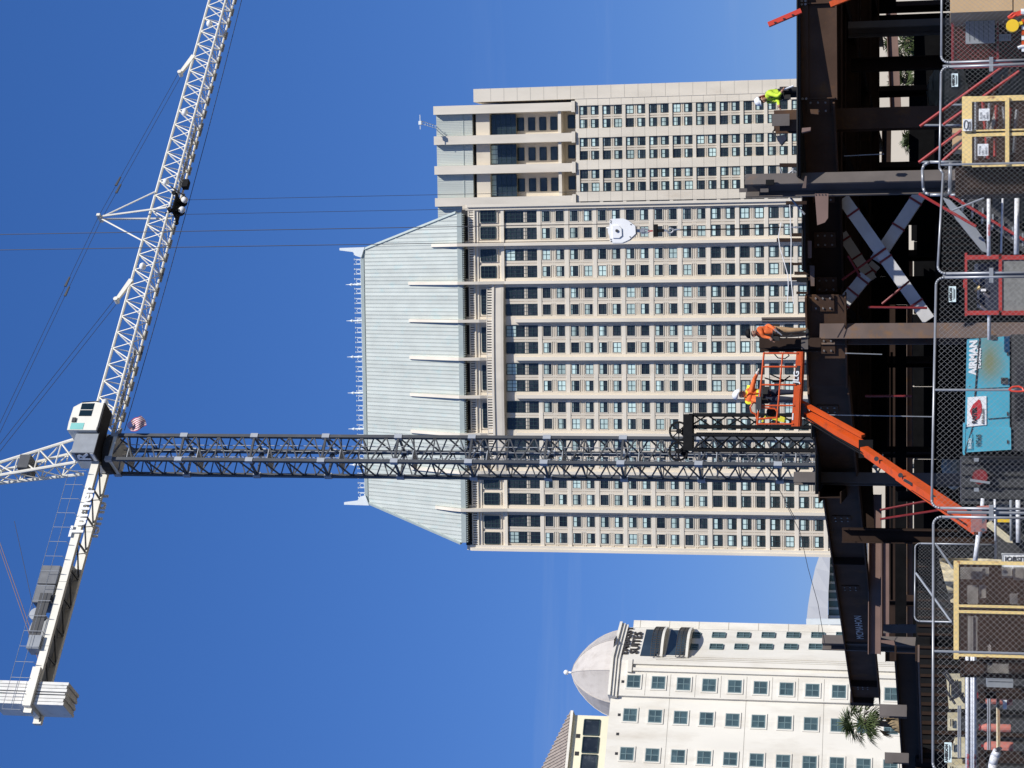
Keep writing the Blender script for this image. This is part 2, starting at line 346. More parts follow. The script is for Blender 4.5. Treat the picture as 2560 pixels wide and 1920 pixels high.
def front_tower():
    F = Face((0, 400), (math.cos(math.radians(3.5)), -math.sin(math.radians(3.5))))
    q = [y*1.1573 for y in (437, 525, 607.5, 690, 772.5, 855, 938, 1020.5, 1103, 1193)]
    A = [F.px(1500, y)[0] for y in q]                 # right to left edges of nine bays
    pitch = (A[1]-A[8])/7
    A[1:9] = [A[1]-pitch*i for i in range(8)]
    zr0 = F.px(1370, 960)[1]; zr9 = F.px(1370+35.3*14, 960)[1]; dz = (zr0-zr9)/14
    z_tall0, z_tall1 = F.px(1347, 960)[1], F.px(1268, 960)[1]      # tall windows
    z_top0, z_top1 = F.px(1246, 960)[1], F.px(1206, 960)[1]        # attic windows
    z_eave = F.px(1168, 960)[1]
    T = thing('hotel_tower', 'tall beige hotel tower with pale green hipped roof and stone fins, behind the crane mast', 'tower', F.at((A[0]+A[9])/2, 0, -12))
    aL, aR = A[9], A[0]
    mb = MB(); F.box(mb, aL, aR, 0, z_eave+.5, -26, 0); mb.obj('wall', 'stone', T)
    # corner piers, fins, mullion strips
    for a, nm in ((aL, 0), (aR, 1)):
        mb = MB(); F.box(mb, a-(.0 if nm == 0 else 1.15), a+(1.15 if nm == 0 else 0), 0, F.px(1172, 960)[1], .0, .75)
        F.box(mb, a-(.0 if nm == 0 else .55), a+(.55 if nm == 0 else 0), 0, F.px(1176, 960)[1], .75, 1.05); mb.obj('corner_pier', 'stone_light', T)
    z_fin = F.px(1158, 960, 1.5)[1]; zs = F.px(1024, 960, -5)[1]; hb = 13.0; zf1 = F.px(1148, 960, 2)[1]; zr = F.px(915, 960, -hb)[1]
    ro = lambda z: 1.6-(z-zf1)/(zr-zf1)*(hb+1.6)
    for i in range(1, 9):
        a = A[i]; out = i in (1, 2, 7, 8)
        mb = MB(); F.box(mb, a-.85, a+.85, 0, z_eave, 0, .30); mb.obj('pilaster', 'stone', T)
        z1 = zs if 2 <= i <= 7 else F.px(1082, 960, -1)[1]; o1 = ro(z1)
        mb = MB(); x = a-.30
        zl_ = F.px(1238, 960)[1] if 2 < i < 7 else 0
        if zl_: F.box(mb, a-.36, a+.36, 0, F.px(1292, 960)[1], .30, 1.2)
        mb.prism([F.at(x, zl_, .28), F.at(x, zl_, 1.2), F.at(x, max(zl_+.3, z_tall1), 1.3), F.at(x, z_top1, 2.3), F.at(x, z_fin+.6, 2.75), F.at(x, z_fin+2.4, ro(z_fin+2.4)+1.2), F.at(x, z1, o1+.7), F.at(x, z1+.3, o1-.3), F.at(x, z_fin-1, -.5)][::-1], F.r*.60)
        mb.obj('fin', 'stone_light', T)
    # band courses and mouldings
    nfl = int((zr0+dz/2)/dz)
    for k in range(-1, nfl+1):
        z = zr0+dz/2-k*dz
        if z < 1: break
        big = k % 2 == 0
        mb = MB()
        if big: F.box(mb, aL+1.15, aR-1.15, z-.36, z+.36, 0, .26); F.box(mb, aL+1.15, aR-1.15, z+.36, z+.46, 0, .2)
        else:
            F.box(mb, aL+1.15, aR-1.15, z-.34, z-.06, 0, .12); F.box(mb, aL+1.15, aR-1.15, z+.06, z+.34, 0, .12)
        mb.obj('band_course', 'stone_light' if big else 'stone', T)
    cols = []
    for i in range(9):
        c = (A[i]+A[i+1])/2; c += -.25 if i == 0 else (.25 if i == 8 else 0); cols += [c-1.70, c+1.70]
        mb = MB(); zt = z_tall1+.4
        F.box(mb, c-.52, c-.07, 0, zt, 0, .16); F.box(mb, c+.07, c+.52, 0, zt, 0, .16); F.box(mb, c-.07, c+.07, 0, zt, 0, .06)
        for k in (-1, 1): F.box(mb, c+k*2.98-.12, c+k*2.98+.12, 0, zt, 0, .14)
        mb.obj('mullion_strip', 'stone', T)
    # window surrounds and windows
    sur = MB()
    for k in (-1, 1):
        sur.lohi((k*1.13-.07, -.12, -.94), (k*1.13+.07, .0, .94)); sur.lohi((-1.06, -.12, k*.90-.06), (1.06, .0, k*.90+.06))
    sur = sur.mesh('surround', 'stone_light')
    ws = {f: window_mesh('window', 2.10, 1.62, f, fw=.09) for f in set(FR)}
    lst = []
    for k in range(0, nfl):
        z = zr0-k*dz
        if z < 12: break
        for c in cols: lst.append((k, z, c))
    rest = MB()
    for k, z, c in lst:
        if k < 16:
            F.put('window', ws[random.choice(FR)], c, z, .06, T)
            if k < 12: F.put('surround', sur, c, z, .11, T)
        else:
            me = ws[random.choice(FR)]; b = len(rest.v); M = Matrix.Translation(F.at(c, z, .06)) @ F.rot.to_4x4()
            rest.v += [tuple(M @ v.co) for v in me.vertices]; rest.f += [tuple(i+b for i in p.vertices) for p in me.polygons]; rest.m += [p.material_index for p in me.polygons]
    stuff(rest.obj('lower_windows', ['win_frame', 'win_glass', 'win_blind'], T))
    # tall two-storey windows and attic windows
    h = z_tall1-z_tall0; wt = window_mesh('tall_window', 2.3, h, .0, nx=3, nz=6, fw=.13); wt2 = window_mesh('tall_window', 2.3, h, .30, nx=3, nz=6)
    for c in cols: F.put('tall_window', random.choice([wt, wt, wt2]), c, (z_tall0+z_tall1)/2, .06, T)
    zc = F.px(1257, 960)[1]
    mb = MB(); F.box(mb, aL, aR, zc-.75, zc-.1, 0, .5); mb.obj('cornice', 'stone_light', T)
    mb = MB(); F.box(mb, aL, aR, z_top1+.35, z_top1+1.0, 0, .4); F.box(mb, aL, aR, z_top1+1.0, z_top1+1.25, 0, .7); mb.obj('cornice', 'stone_light', T)
    ht = z_top1-z_top0
    for i in range(9):
        c = (A[i]+A[i+1])/2
        if 2 <= i <= 6:
            mb = MB(); F.box(mb, c-2.9, c+2.9, z_top0-.4, z_top1+.35, 0, .2); mb.obj('surround', 'stone', T)
            F.put('attic_window', AWB, c, (z_top0+z_top1)/2, .27, T)
        else:
            for d in (-1.70, 1.70):
                mb = MB(); F.box(mb, c+d-1.4, c+d+1.4, z_top0-.35, z_top1+.3, 0, .2); mb.obj('surround', 'stone', T)
                F.put('attic_window', AWS, c+d, (z_top0+z_top1)/2, .27, T)
    # bowed balcony front over the five middle bays
    mb = MB(); n = 24; a0, a1 = A[7]+.2, A[2]-.2; zb = F.px(1238, 960)[1]
    prof = [(-.2, -2.3), (.75, -2.2), (.85, -1.7), (.95, -.4), (1.2, -.3), (1.2, .15), (-.2, .15)]
    for i in range(n+1):
        t = i/n; a = a0+(a1-a0)*t; bow = 1.1*(1-(2*t-1)**2)
        mb.v += [tuple(F.at(a, zb+z, o+bow)) for o, z in prof]
    p = len(prof)
    for i in range(n):
        for j in range(p-1): mb.f.append((i*p+j, (i+1)*p+j, (i+1)*p+j+1, i*p+j+1)); mb.m.append(0)
    mb.obj('bowed_balcony', 'stone_light', T)
    mb = MB()
    for i in range(n*3):
        t = (i+.5)/(n*3); a = a0+(a1-a0)*t; bow = 1.1*(1-(2*t-1)**2)+1.0
        mb.bar(F.at(a-.17, zb+.15, bow), F.at(a-.17, zb+1.2, bow), .3, .1)
        mb.bar(F.at(a-.35, zb+1.2, bow), F.at(a+.35, zb+1.2, bow), .16, .12)
    stuff(mb.obj('balustrade', 'stone_light', T))
    # eaves: dark panel painted as the eave's shade, balustrade, green fascia
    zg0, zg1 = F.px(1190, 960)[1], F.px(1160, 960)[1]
    mb = MB(); F.box(mb, aL+1, aR-1, zg0+.2, zg1, .01, .05); mb.obj('eave_shadow_panel', 'dark_gap', T)
    mb = MB()
    a = aL+1.3
    while a < aR-1.3:
        F.box(mb, a, a+.33, z_top1+1.25, z_top1+2.25, .35, .5); a += .5
    F.box(mb, aL+1, aR-1, z_top1+2.25, z_top1+2.45, .3, .6); stuff(mb.obj('balustrade', 'stone_light', T))
    zf0, zf1 = F.px(1160, 960, 2)[1], F.px(1148, 960, 2)[1]
    mb = MB(); F.box(mb, aL+1.8, aR-1.8, zf0, zf1, -3, 2.0); mb.obj('eave_fascia', 'roof_trim', T)
    mb = MB()
    for i in range(150):
        a = aL+2+(aR-aL-4)*i/149; F.box(mb, a-.12, a+.12, zf0-.3, zf0, .4, 1.9)
    stuff(mb.obj('eave_brackets', 'roof_trim', T))
    # hipped roof: each standing-seam panel a strip of its own
    hb = 13.0
    zr = F.px(915, 960, -hb)[1]; e0, e1 = aL+1.6, aR-1.6
    r0, r1 = F.px(915, 1085*1.1573, -hb)[0], F.px(915, 540*1.1573, -hb)[0]
    mb = MB(); c = [F.at(e0, zf1, 1.6), F.at(e1, zf1, 1.6), F.at(e1, zf1, -27.6), F.at(e0, zf1, -27.6)]; d = [F.at(r0, zr, -hb), F.at(r1, zr, -hb)]
    mb.add(c+d, [(0,1,5,4), (1,2,5), (2,3,4,5), (3,0,4), (3,2,1,0)]); RF = mb.obj('roof', 'roof_trim', T)
    sl = V((0,0,zr-zf1)) - F.n*(hb+1.6)
    nrm = F.r.cross(sl.normalized()); nrm = nrm if nrm.dot(F.n) > 0 else -nrm
    n = 84
    for i in range(n):
        x0, x1 = e0+(e1-e0)*i/n, e0+(e1-e0)*(i+1)/n
        def lim(x):
            t = 1.0
            if x < r0: t = (x-e0)/(r0-e0)
            if x > r1: t = (e1-x)/(e1-r1)
            return max(0, min(1, t))
        t0, t1 = lim(x0), lim(x1)
        b = F.at(0, zf1, 1.6)
        q = [b+F.r*(x0+.05)+nrm*.02, b+F.r*(x1-.07)+nrm*.02, b+F.r*(x1-.07)+sl*t1+nrm*.02, b+F.r*(x0+.05)+sl*t0+nrm*.02]
        mb = MB(); mb.hexa(q+[p+nrm*.10 for p in q])
        s0, s1 = b+F.r*(x1-.05)+nrm*.02, b+F.r*(x1-.05)+sl*t1+nrm*.02
        if t1 > .02: mb.bar(s0+nrm*.06, s1+nrm*.06, .09, .22, nrm)
        mb.obj('roof_panel', 'roof_green', RF)
    mb = MB()
    mb.bar(d[0]+V((0,0,.25)), d[1]+V((0,0,.25)), .8, .7)
    mb.bar(c[0]+V((0,0,.2)), d[0]+V((0,0,.2)), .5, .5); mb.bar(c[1]+V((0,0,.2)), d[1]+V((0,0,.2)), .5, .5); mb.obj('ridge_cap', 'roof_trim', RF)
    # ridge cresting
    mb = MB(); L0 = (r1-r0); z0 = zr+.55
    k = 0
    while k*1.05 < L0:
        a = r0+k*1.05; p = F.at(a, z0, -hb); mb.bar(p, p+V((0,0,1.5)), .13, .13); mb.box(p+V((0,0,1.55)), (.35,.35,.1))
        if k % 2:
            for j in range(8):
                t0, t1 = 2*math.pi*j/8, 2*math.pi*(j+1)/8; cc = p+F.r*.52+V((0,0,.7))
                mb.bar(cc+F.r*.42*math.cos(t0)+V((0,0,.55*math.sin(t0))), cc+F.r*.42*math.cos(t1)+V((0,0,.55*math.sin(t1))), .08, .08)
        k += 1
    mb.bar(F.at(r0, z0+.1, -hb), F.at(r1, z0+.1, -hb), .15, .15); stuff(mb.obj('ridge_cresting', 'white_orn', RF))
    for i in range(2, 8):
        p = F.at(A[i]-.2, z0, -hb); MB().lathe(p, [(.22,0),(.3,.9),(.22,1.2),(.16,2.0),(.32,2.3),(.1,2.8),(.05,3.6)], 8).obj('finial', 'white_orn', RF)
    for a, k in ((r0, -1), (r1, 1)):
        p = F.at(a, zr, -hb)
        mb = MB(); mb.prism([p+F.r*k*.6-V((0,0,.4)), p-F.r*k*1.6+V((0,0,.4)), p-F.r*k*1.2+V((0,0,1.7)), p-F.r*k*.4+V((0,0,2.2)), p+V((0,0,5.2)), p+F.r*k*.5+V((0,0,5.2))], F.n*.7)
        mb.obj('finial', 'white_orn', RF)
AWB = window_mesh('attic_window', 5.0, 3.1, 0, nx=7, nz=3, fw=.16); AWS = window_mesh('attic_window', 2.35, 3.1, 0, nx=3, nz=4, fw=.16)
front_tower()

def rear_tower():
    F = Face((0, 487), (math.cos(math.radians(4.2)), -math.sin(math.radians(4.2))))
    ax = lambda y, s=1500: F.px(s, y)[0]
    zz = lambda s, o=0: F.px(s, 360, o)[1]
    T = thing('hotel_tower', 'second beige hotel tower with open top storeys and green siding, farther back at right', 'tower', F.at(ax(360), 0, -12))
    aR, aL = ax(246), ax(640)
    zreg = zz(1440)
    mb = MB(); F.box(mb, aL, aR, 0, zreg, -24, 0); mb.obj('wall', 'stone', T)
    # flank pier at the right, stepped
    a2 = ax(213, 1500)
    mb = MB(); F.box(mb, aR, a2, 0, zz(1187), -20, .6); mb.obj('flank_pier', 'stone_light', T)
    for k in range(28):
        z = zz(1230)-k*3.35
        mb = MB(); F.box(mb, aR+.1, a2+.02, z-.04, z+.04, .55, .615); mb.obj('panel_joint', 'joint', T)
    cy = [(272, 305), (352, 384.5), (432, 465), (512, 545)]
    C = [[ax(y, 1620) for y in p] for p in cy]
    pier = [ax(y, 1620) for y in (247.5, 328.5, 408.5, 488.5)]
    dz = (zz(1459.5)-zz(1459.5+29.25*12))/12; z0 = zz(1459.5)
    for i, a in enumerate(pier):
        mb = MB(); F.box(mb, a-1.15, a+1.15, 0, zreg, 0, .5); mb.obj('pilaster', 'stone_light', T)
        for k in range(24):
            z = z0+dz/2+.6-k*dz*1.0
            mb = MB(); F.box(mb, a-1.14, a+1.14, z-.035, z+.035, .495, .512); mb.obj('panel_joint', 'joint', T)
    for k in range(0, 40):
        z = z0+dz/2-k*dz
        if z < 2: break
        mb = MB()
        if k % 2 == 0: F.box(mb, aL, aR, z-.42, z+.42, 0, .4)
        else: F.box(mb, aL, aR, z-.36, z-.08, 0, .14); F.box(mb, aL, aR, z+.08, z+.36, 0, .14)
        mb.obj('band_course', 'stone_light' if k % 2 == 0 else 'stone', T)
    ws = {f: window_mesh('window', 2.0, 1.72, f, fw=.09) for f in set(FR)}
    for p in C:
        c = sum(p)/2
        mb = MB(); F.box(mb, c-.5, c-.08, 0, zreg, 0, .17); F.box(mb, c+.08, c+.5, 0, zreg, 0, .17); mb.obj('mullion_strip', 'stone', T)
        for a in p:
            for k in range(22):
                F.put('window', ws[random.choice(FR+[.5, .5, .45])], a, z0-k*dz, .06, T)
    # top: balcony storey, tall recess and curtain wall between four deep piers
    pt = [ax(y, 1150) for y in (275, 350.5, 425, 505)]
    ztop = zz(1087)
    for i, a in enumerate(pt):
        mb = MB(); F.box(mb, a-1.05, a+1.05, zreg, ztop, -7, .9); F.box(mb, a-1.35, a+1.35, zreg, zreg+.01+.9, -3, 1.0); mb.obj('deep_pier', 'stone_light', T)
    zb0, zb1, zr0, zr1, zc0, zc1 = zz(1440), zz(1398), zz(1392), zz(1290), zz(1285), zz(1222)
    mb = MB(); F.box(mb, pt[3]-6, pt[0]+.5, zreg, zc1, -20, -4.0); mb.obj('recess_wall', 'stone', T)
    mb = MB(); F.box(mb, pt[3]-6, pt[0]-1.05, zb1-.6, zb1+.2, -4, .25); mb.obj('balcony_slab', 'stone_light', T)
    rw = window_mesh('recess_window', 3.2, 1.7, 0, gl='win_grey', nx=1, nz=1)
    for i in range(3):
        c = (pt[i]+pt[i+1])/2; w = pt[i]-pt[i+1]-2.1
        F.put('balcony_door', rw, c+.3, (zb0+zb1)/2-.3, -3.95, T)
        for k in range(4): F.put('recess_window', rw, c, zz(1378-28*k), -3.95, T)
        cw = window_mesh('curtain_wall', w-.4, zc1-zc0, [.0, .25, .2][i], gl='win_grey', nx=4, nz=5)
        F.put('curtain_wall', cw, c, (zc0+zc1)/2, -2.5, T)
        mb = MB(); F.box(mb, c-w/2, c+w/2, zc1, zz(1188), -8, -1.2); mb.obj('beige_panel', 'stone', T)
        mb = MB(); F.box(mb, c-w/2, c+w/2, zz(1188), zz(1180), -8, -2.0); mb.obj('dark_reveal', 'dark_gap', T)
        z = zz(1180); sid = MB(); F.box(sid, c-w/2, c+w/2, z, ztop-.3, -7, -.75); sd_ = sid.obj('green_siding', 'roof_green', T)
        n = 13
        for k in range(n):
            a = c-w/2+w*(k+.5)/n
            mb = MB(); F.box(mb, a-.05, a+.05, z+.05, ztop-.35, -.75, -.70); mb.obj('seam', 'roof_green', sd_)
        mb = MB(); F.box(mb, c-w/2, c+w/2, zz(1158), zz(1156.5), -.75, -.62); mb.obj('seam', 'roof_trim', sd_)
    c = pt[3]-4
    mb = MB(); F.box(mb, c-3, c+2.9, zreg, ztop-.3, -7, -.75); s_ = mb.obj('green_siding', 'roof_green', T)
    for k in range(10):
        a = c-3+k*.58; mb = MB(); F.box(mb, a-.05, a+.05, zreg, ztop-.35, -.75, -.70); mb.obj('seam', 'roof_green', s_)
    # roof-edge arm with aerials
    A0 = F.at(*F.px(1090, 318), .9); A1 = F.at(*F.px(1063, 308), 5)
    mb = MB()
    for k in (-.35, .35): mb.bar(A0+F.r*k-F.n*3, A1+F.r*k, .12, .12)
    for t in range(7): q = A0.lerp(A1, t/6); mb.bar(q-F.r*.35, q+F.r*.35, .08, .08)
    mb.bar(A1-F.r*1.8, A1+F.r*1.8, .14, .14); mb.box(A1-F.r*.2, (.9,.6,.7)); mb.obj('aerial_arm', 'white_orn', T)
rear_tower()

# ================================================================ white hotel with dome
def dome_hotel():
    a_ = math.radians(32); b_ = math.radians(64)
    B = AY(1560, 1650, 227); B.z = 0
    F = Face(B, (math.cos(a_), math.sin(a_)))
    T = thing('hotel_building', 'cream stucco hotel with octagonal dome and balconies on its corner', 'building', F.at(-10, 0, -8))
    zt1, zt2 = F.px(1546, 1700)[1], F.px(1520, 1800)[1]
    aS = F.px(1560, 1739)[0]; aE = F.px(1600, 1990)[0]-14
    # wall pieces: corner bay, main front, angled bay, return
    mb = MB(); F.box(mb, aS, 0, 0, zt1, -14, 0); mb.obj('wall', 'stucco', T)
    mb = MB(); F.box(mb, aE, aS, 0, zt2, -14, -.35); mb.obj('wall', 'stucco', T)
    G = Face(B, (math.cos(b_), math.sin(b_)))
    gE = G.px(1640, 1570)[0]
    zt3 = G.px(1545, 1600)[1]
    mb = MB(); G.box(mb, 0, gE, 0, zt3, -8, 0); mb.obj('wall', 'stucco', T)
    mb = MB(); C = G.at(gE, 0, 0)
    H = Face(C-G.r*.0, (math.cos(a_+.04), math.sin(a_+.04)))
    hE = H.px(1650, 1552)[0]; zt4 = H.px(1584, 1560)[1]
    H.box(mb, .02, hE, 0, zt4, -9, -.0); mb.obj('wall', 'stucco', T)
    for k in range(14):
        z = zt4-.8-k*2.95*1.18
        if z > 0: mb = MB(); H.box(mb, .03, hE+.01, z-.03, z+.03, -.02, .02); mb.obj('panel_joint', 'joint', T)
    # corner mouldings
    zmo = F.px(1562, 1645)[1]
    for o, w in ((0, .55), (1.0, .4)):
        mb = MB(); F.box(mb, -o-w, -o, 0, zt1-1.5, 0, .28); mb.obj('corner_moulding', 'stucco', T)
    mb = MB(); F.box(mb, -1.6, -0.0, zt1-1.5, zt1-1.0, -.1, .4); mb.obj('corner_moulding', 'stucco', T)
    for k in range(3):
        mb = MB(); G.box(mb, .02+k*.42, .25+k*.42, 0, zt3-5, 0, .2-.04*k); mb.obj('corner_moulding', 'stucco', T)
    # windows
    rows = [1369, 1422.5, 1477, 1532, 1587.5, 1643, 1699, 1755, 1812.5, 1869, 1926]
    wm = []
    for v in range(2):
        mb = MB(); s = 1.44/2
        mb.mi = 0
        for k in (-1, 1): mb.lohi((k*s-.06, -.05, -s-.06), (k*s+.06, .10, s+.06)); mb.lohi((-s+.06, -.05, k*s-.06), (s-.06, .10, k*s+.06))
        mb.lohi((-.05, -.04, -s), (.05, .06, s)); mb.lohi((-s, -.035, -.05+.12*v), (s, .05, .05+.12*v))
        wm.append(mb.mesh('window', 'emb_frame'))
    pm = MB().lohi((-.34, -.005, -.34), (.34, .03, .34)).mesh('pane', 'emb_glass')
    rv = MB(); s = .86
    for k in (-1, 1): rv.lohi((k*s-.08, -.0, -s-.08), (k*s+.08, .06, s+.08)); rv.lohi((-s+.08, -.0, k*s-.08), (s-.08, .06, k*s+.08))
    rv = rv.mesh('reveal', 'stucco')
    npane = [0]
    def win(a, z, o):
        w = F.put('window', random.choice(wm), a, z, o+.04, T)
        F.put('surround', rv, a, z, o+.09, T)
        if npane[0] < 296:
            for i in (-1, 1):
                for j in (-1, 1):
                    p = bpy.data.objects.new('pane', pm); COL.objects.link(p); p.parent = w; p.location = (i*.36, 0, j*.36); npane[0] += 1
    for i, r in enumerate(rows):
        for col, (y0, o) in enumerate(((1704, 0), (1788, -.35), (1885, -.35), (1985, -.35))):
            sx = r*1.1573 + (0, -9, -17, -25)[col]*(1-i/12)
            a, z = F.px(sx, y0+(i*3.2), o)
            win(a, z, o)
    for y, s in ((1704, 1557), (1787, 1548), (1835, 1544), (1884, 1541)):
        a, z = F.px(s, y, 0 if y < 1739 else -.35); mb = MB(); o = 0 if y < 1739 else -.35
        F.box(mb, a-.16, a+.16, z-.16, z+.16, o, o+.03); mb.obj('vent', 'dark_gap', T)
    # control joints
    for i in range(9):
        z = F.px(rows[i]*1.1573+30, 1700)[1]
        mb = MB(); F.box(mb, aS+.1, -1.6, z-.03, z+.03, 0, .012); mb.obj('panel_joint', 'joint', T)
        if i in (1, 4, 7):
            mb = MB(); F.box(mb, aE, aS-.02, z-.03, z+.03, -.35, -.338); mb.obj('panel_joint', 'joint', T)
    # angled bay: narrow windows, two curved balconies, sign
    gw = window_mesh('window', 1.0, 1.5, 0, fr='emb_frame', gl='emb_glass', fw=.08)
    for i in range(8):
        for y, off in ((1589, 0), (1618, -6)):
            a, z = G.px(1735+62*i+off, y); G.put('window', gw, a, z, .05, T)
    for s in (1625, 1688):
        a0, z = G.px(s, 1617); a1 = gE-.4
        mb = MB(); G.box(mb, .9, a1, z-1.6, z+.9, .01, .05); mb.obj('balcony_opening', 'win_grey', T)
        bal = MB(); n = 10
        pts = []
        for i in range(n+1):
            t = i/n; pts.append((.5+(a1-.3)*t, .35+1.05*math.sin(math.pi*t)))
        zf = z-1.75
        bal.prism([G.at(.5, zf, -.0)]+[G.at(a, zf, o) for a, o in pts]+[G.at(a1+.2, zf, 0)], (0,0,.3)); B_ = bal.obj('balcony', 'stucco', T)
        rl = MB()
        for i in range(n*2+1):
            t = i/(n*2); a = .5+(a1-.3)*t; o = .30+1.0*math.sin(math.pi*t); rl.bar(G.at(a, zf+.3, o), G.at(a, zf+1.4, o), .07, .07)
        for (q0, q1) in zip(pts, pts[1:]):
            for zz_ in (.45, .9, 1.4): rl.bar(G.at(q0[0], zf+zz_, q0[1]-.05), G.at(q1[0], zf+zz_, q1[1]-.05), .07, .07)
        rl.obj('railing', 'sign_dark', B_)
    a0, z = G.px(1552, 1620); a1, z1 = G.px(1562, 1622)
    zs = G.px(1548, 1600)[1]
    sz = (gE-1.3)/4.2
    text('sign_lettering', 'EMBASSY', sz*1.05, G.at(1.0, zs-1.35, .12), G.r, (0,0,1), 'sign_dark', T, .06, .02, 1.05)
    text('sign_lettering', 'SUITES', sz*1.05, G.at(1.2, zs-2.55, .12), G.r, (0,0,1), 'sign_dark', T, .06, .02, 1.1)
    # cornice and dome
    for d, e, zz0 in ((.2, .35, 0), (.38, .35, .35), (.6, .3, .7)):
        mb = MB()
        mb.prism([F.at(aS-.2, zt1+zz0, d), F.at(d*.25, zt1+zz0, d), G.at(gE+.3, zt1+zz0, d), G.at(gE+.3, zt1+zz0, -7), F.at(aS-.2, zt1+zz0, -9)][::-1], (0,0,e)); mb.obj('cornice', 'stucco', T)
    zd = zt1+1.0; ctr = F.at(F.px(1480, 1683)[0], 0, 0)
    ctr = AY(1480, 1683, 231.5); R = 5.15; hh = AY(1430, 1683, 231.5).z-zd
    n = 8; prof = [(1, 0), (.96, .14), (.885, .31), (.775, .48), (.625, .65), (.44, .81), (.23, .935), (.04, 1.0)]
    for k in range(n):
        t0, t1 = 2*math.pi*(k+.3)/n, 2*math.pi*(k+1.3)/n
        vs = []
        for r, h in prof:
            for t in (t0, t1): vs.append((ctr.x+R*r*math.cos(t), ctr.y+R*r*math.sin(t), zd+hh*h))
        mb = MB(); mb.add(vs, [(2*j, 2*j+1, 2*j+3, 2*j+2) for j in range(len(prof)-1)]); mb.obj('dome_segment', 'dome', T)
        rib = MB()
        for j in range(len(prof)-1): rib.bar(V(vs[2*j]), V(vs[2*j+2]), .10, .10)
        rib.obj('dome_rib', 'dome', T)
    top = V((ctr.x, ctr.y, zd+hh))
    MB().tube(top-V((0,0,.2)), top+V((0,0,.5)), .12, 8).sphere(top+V((0,0,.70)), .31, 12, 8).obj('ball_finial', 'white_paint', T, True)
dome_hotel()

def rear_block():
    F = Face(AY(1450, 1790, 262), (math.cos(math.radians(32)), math.sin(math.radians(32))))
    T = thing('hotel_block', 'pale yellow building with brown tile hip roof behind the domed hotel', 'building', F.at(-10, 0, -8))
    z = F.px(1433, 1800)[1]; a1 = F.px(1450, 1788)[0]
    mb = MB(); F.box(mb, -40, a1, 0, z, -14, 0); mb.obj('wall', 'stucco_yellow', T)
    mb = MB(); F.box(mb, -40, a1+.4, z, z+.35, -14, .6); mb.obj('eave', 'stucco', T)
    mb = MB(); q = [F.at(-40, z+.36, .6), F.at(a1+.4, z+.36, .6), F.at(a1+.4, z+.36, -14.5), F.at(-40, z+.36, -14.5), F.at(-40, z+6.5, -7), F.at(a1-9, z+6.5, -7)]
    mb.add(q, [(0,1,5,4), (1,2,5), (2,3,4,5), (3,0,4), (3,2,1,0)]); R = mb.obj('roof', 'tile_brown', T)
    for k in range(44):
        t = k/43; a = a1+.2-20*t; top = min(1, (a1+.4-a)/9.4)
        p0 = F.at(a, z+.42, .6); p1 = p0+(V((0,0,6.14))-F.n*7.6)*top
        if top > .03: MB().bar(p0, p1, .14, .14).obj('tile_row', 'tile_brown', R)
    w = window_mesh('window', 2.2, 2.1, 0, gl='win_glass', nx=1, nz=1)
    for y, s in ((1819, 1479), (1863, 1476), (1907, 1472), (1950, 1468)):
        a, zz = F.px(s, y); F.put('window', w, a, zz, .05, T)
        a, zz = F.px(s-34, y+21); mb = MB(); F.box(mb, a-.28, a+.28, zz-.28, zz+.28, 0, .04); mb.obj('vent', 'dark_gap', T)
rear_block()

def vault_hall():
    Y = 620; P = lambda sx, sy, y=Y: AY(sx, sy, y)
    T = thing('vaulted_hall', 'distant pale hall with barrel-vault roof and glazed front', 'building', V((P(2100, 1470).x, Y, 0)))
    top = [(2078, 1330), (2050, 1385), (2038, 1420), (2027, 1470), (2020, 1515), (2016, 1553)]
    bot = [(2090, 1330), (2075, 1395), (2074, 1430), (2071, 1480), (2070, 1520), (2070, 1553)]
    mb = MB(); a = [P(*p) for p in top]; b = [P(*p, Y-25) for p in bot]; c = [p+V((0, 40, 0)) for p in a]
    n = len(a); mb.add(a+b+c, [(i, i+1, n+i+1, n+i) for i in range(n-1)]+[(i+1, i, 2*n+i, 2*n+i+1) for i in range(n-1)])
    mb.obj('vault_roof', 'vault', T)
    mb = MB(); x0, x1 = P(2080, 1545).x, P(2080, 1380).x; zt = P(2070, 1500, Y-20).z
    mb.lohi((x0, Y-18, 0), (x1+30, Y-12, zt)); mb.obj('glazed_wall', 'vault_glass', T)
    for i in range(9):
        x = x0+(x1-x0)*i/8; MB().lohi((x-.35, Y-18.6, 0), (x+.35, Y-18, zt)).obj('mullion', 'white_orn', T)
    MB().bar(P(2016, 1554, Y-26), P(2150, 1554, Y-26), 1.6, 1.6).obj('edge_frame', 'white_orn', T)
    T2 = thing('office_block', 'small distant blue-grey block beside the vaulted hall', 'building', V((P(2100, 1580).x, Y+5, 0)))
    x0, x1 = P(2060, 1600).x, P(2060, 1556).x
    z1, z2 = P(2022, 1560).z, P(2077, 1590).z
    xm = P(2060, 1568).x
    MB().lohi((xm, Y-10, 0), (x1, Y+20, z1)).obj('wall', 'haze_grey', T2)
    MB().lohi((x0, Y-9, 0), (xm, Y+20, z2)).obj('wall', 'haze_grey', T2)
    for k in range(4): MB().lohi((xm+.6, Y-10.3, z1-4-k*6), (x1-.6, Y-10, z1-2.4-k*6)).obj('window', 'win_grey', T2)
    MB().tube((x0+1, Y-5, z2), (x0-2.4, Y-5, z2-1.0), .5, 6).obj('roof_arm', 'haze_grey', T2)
vault_hall()
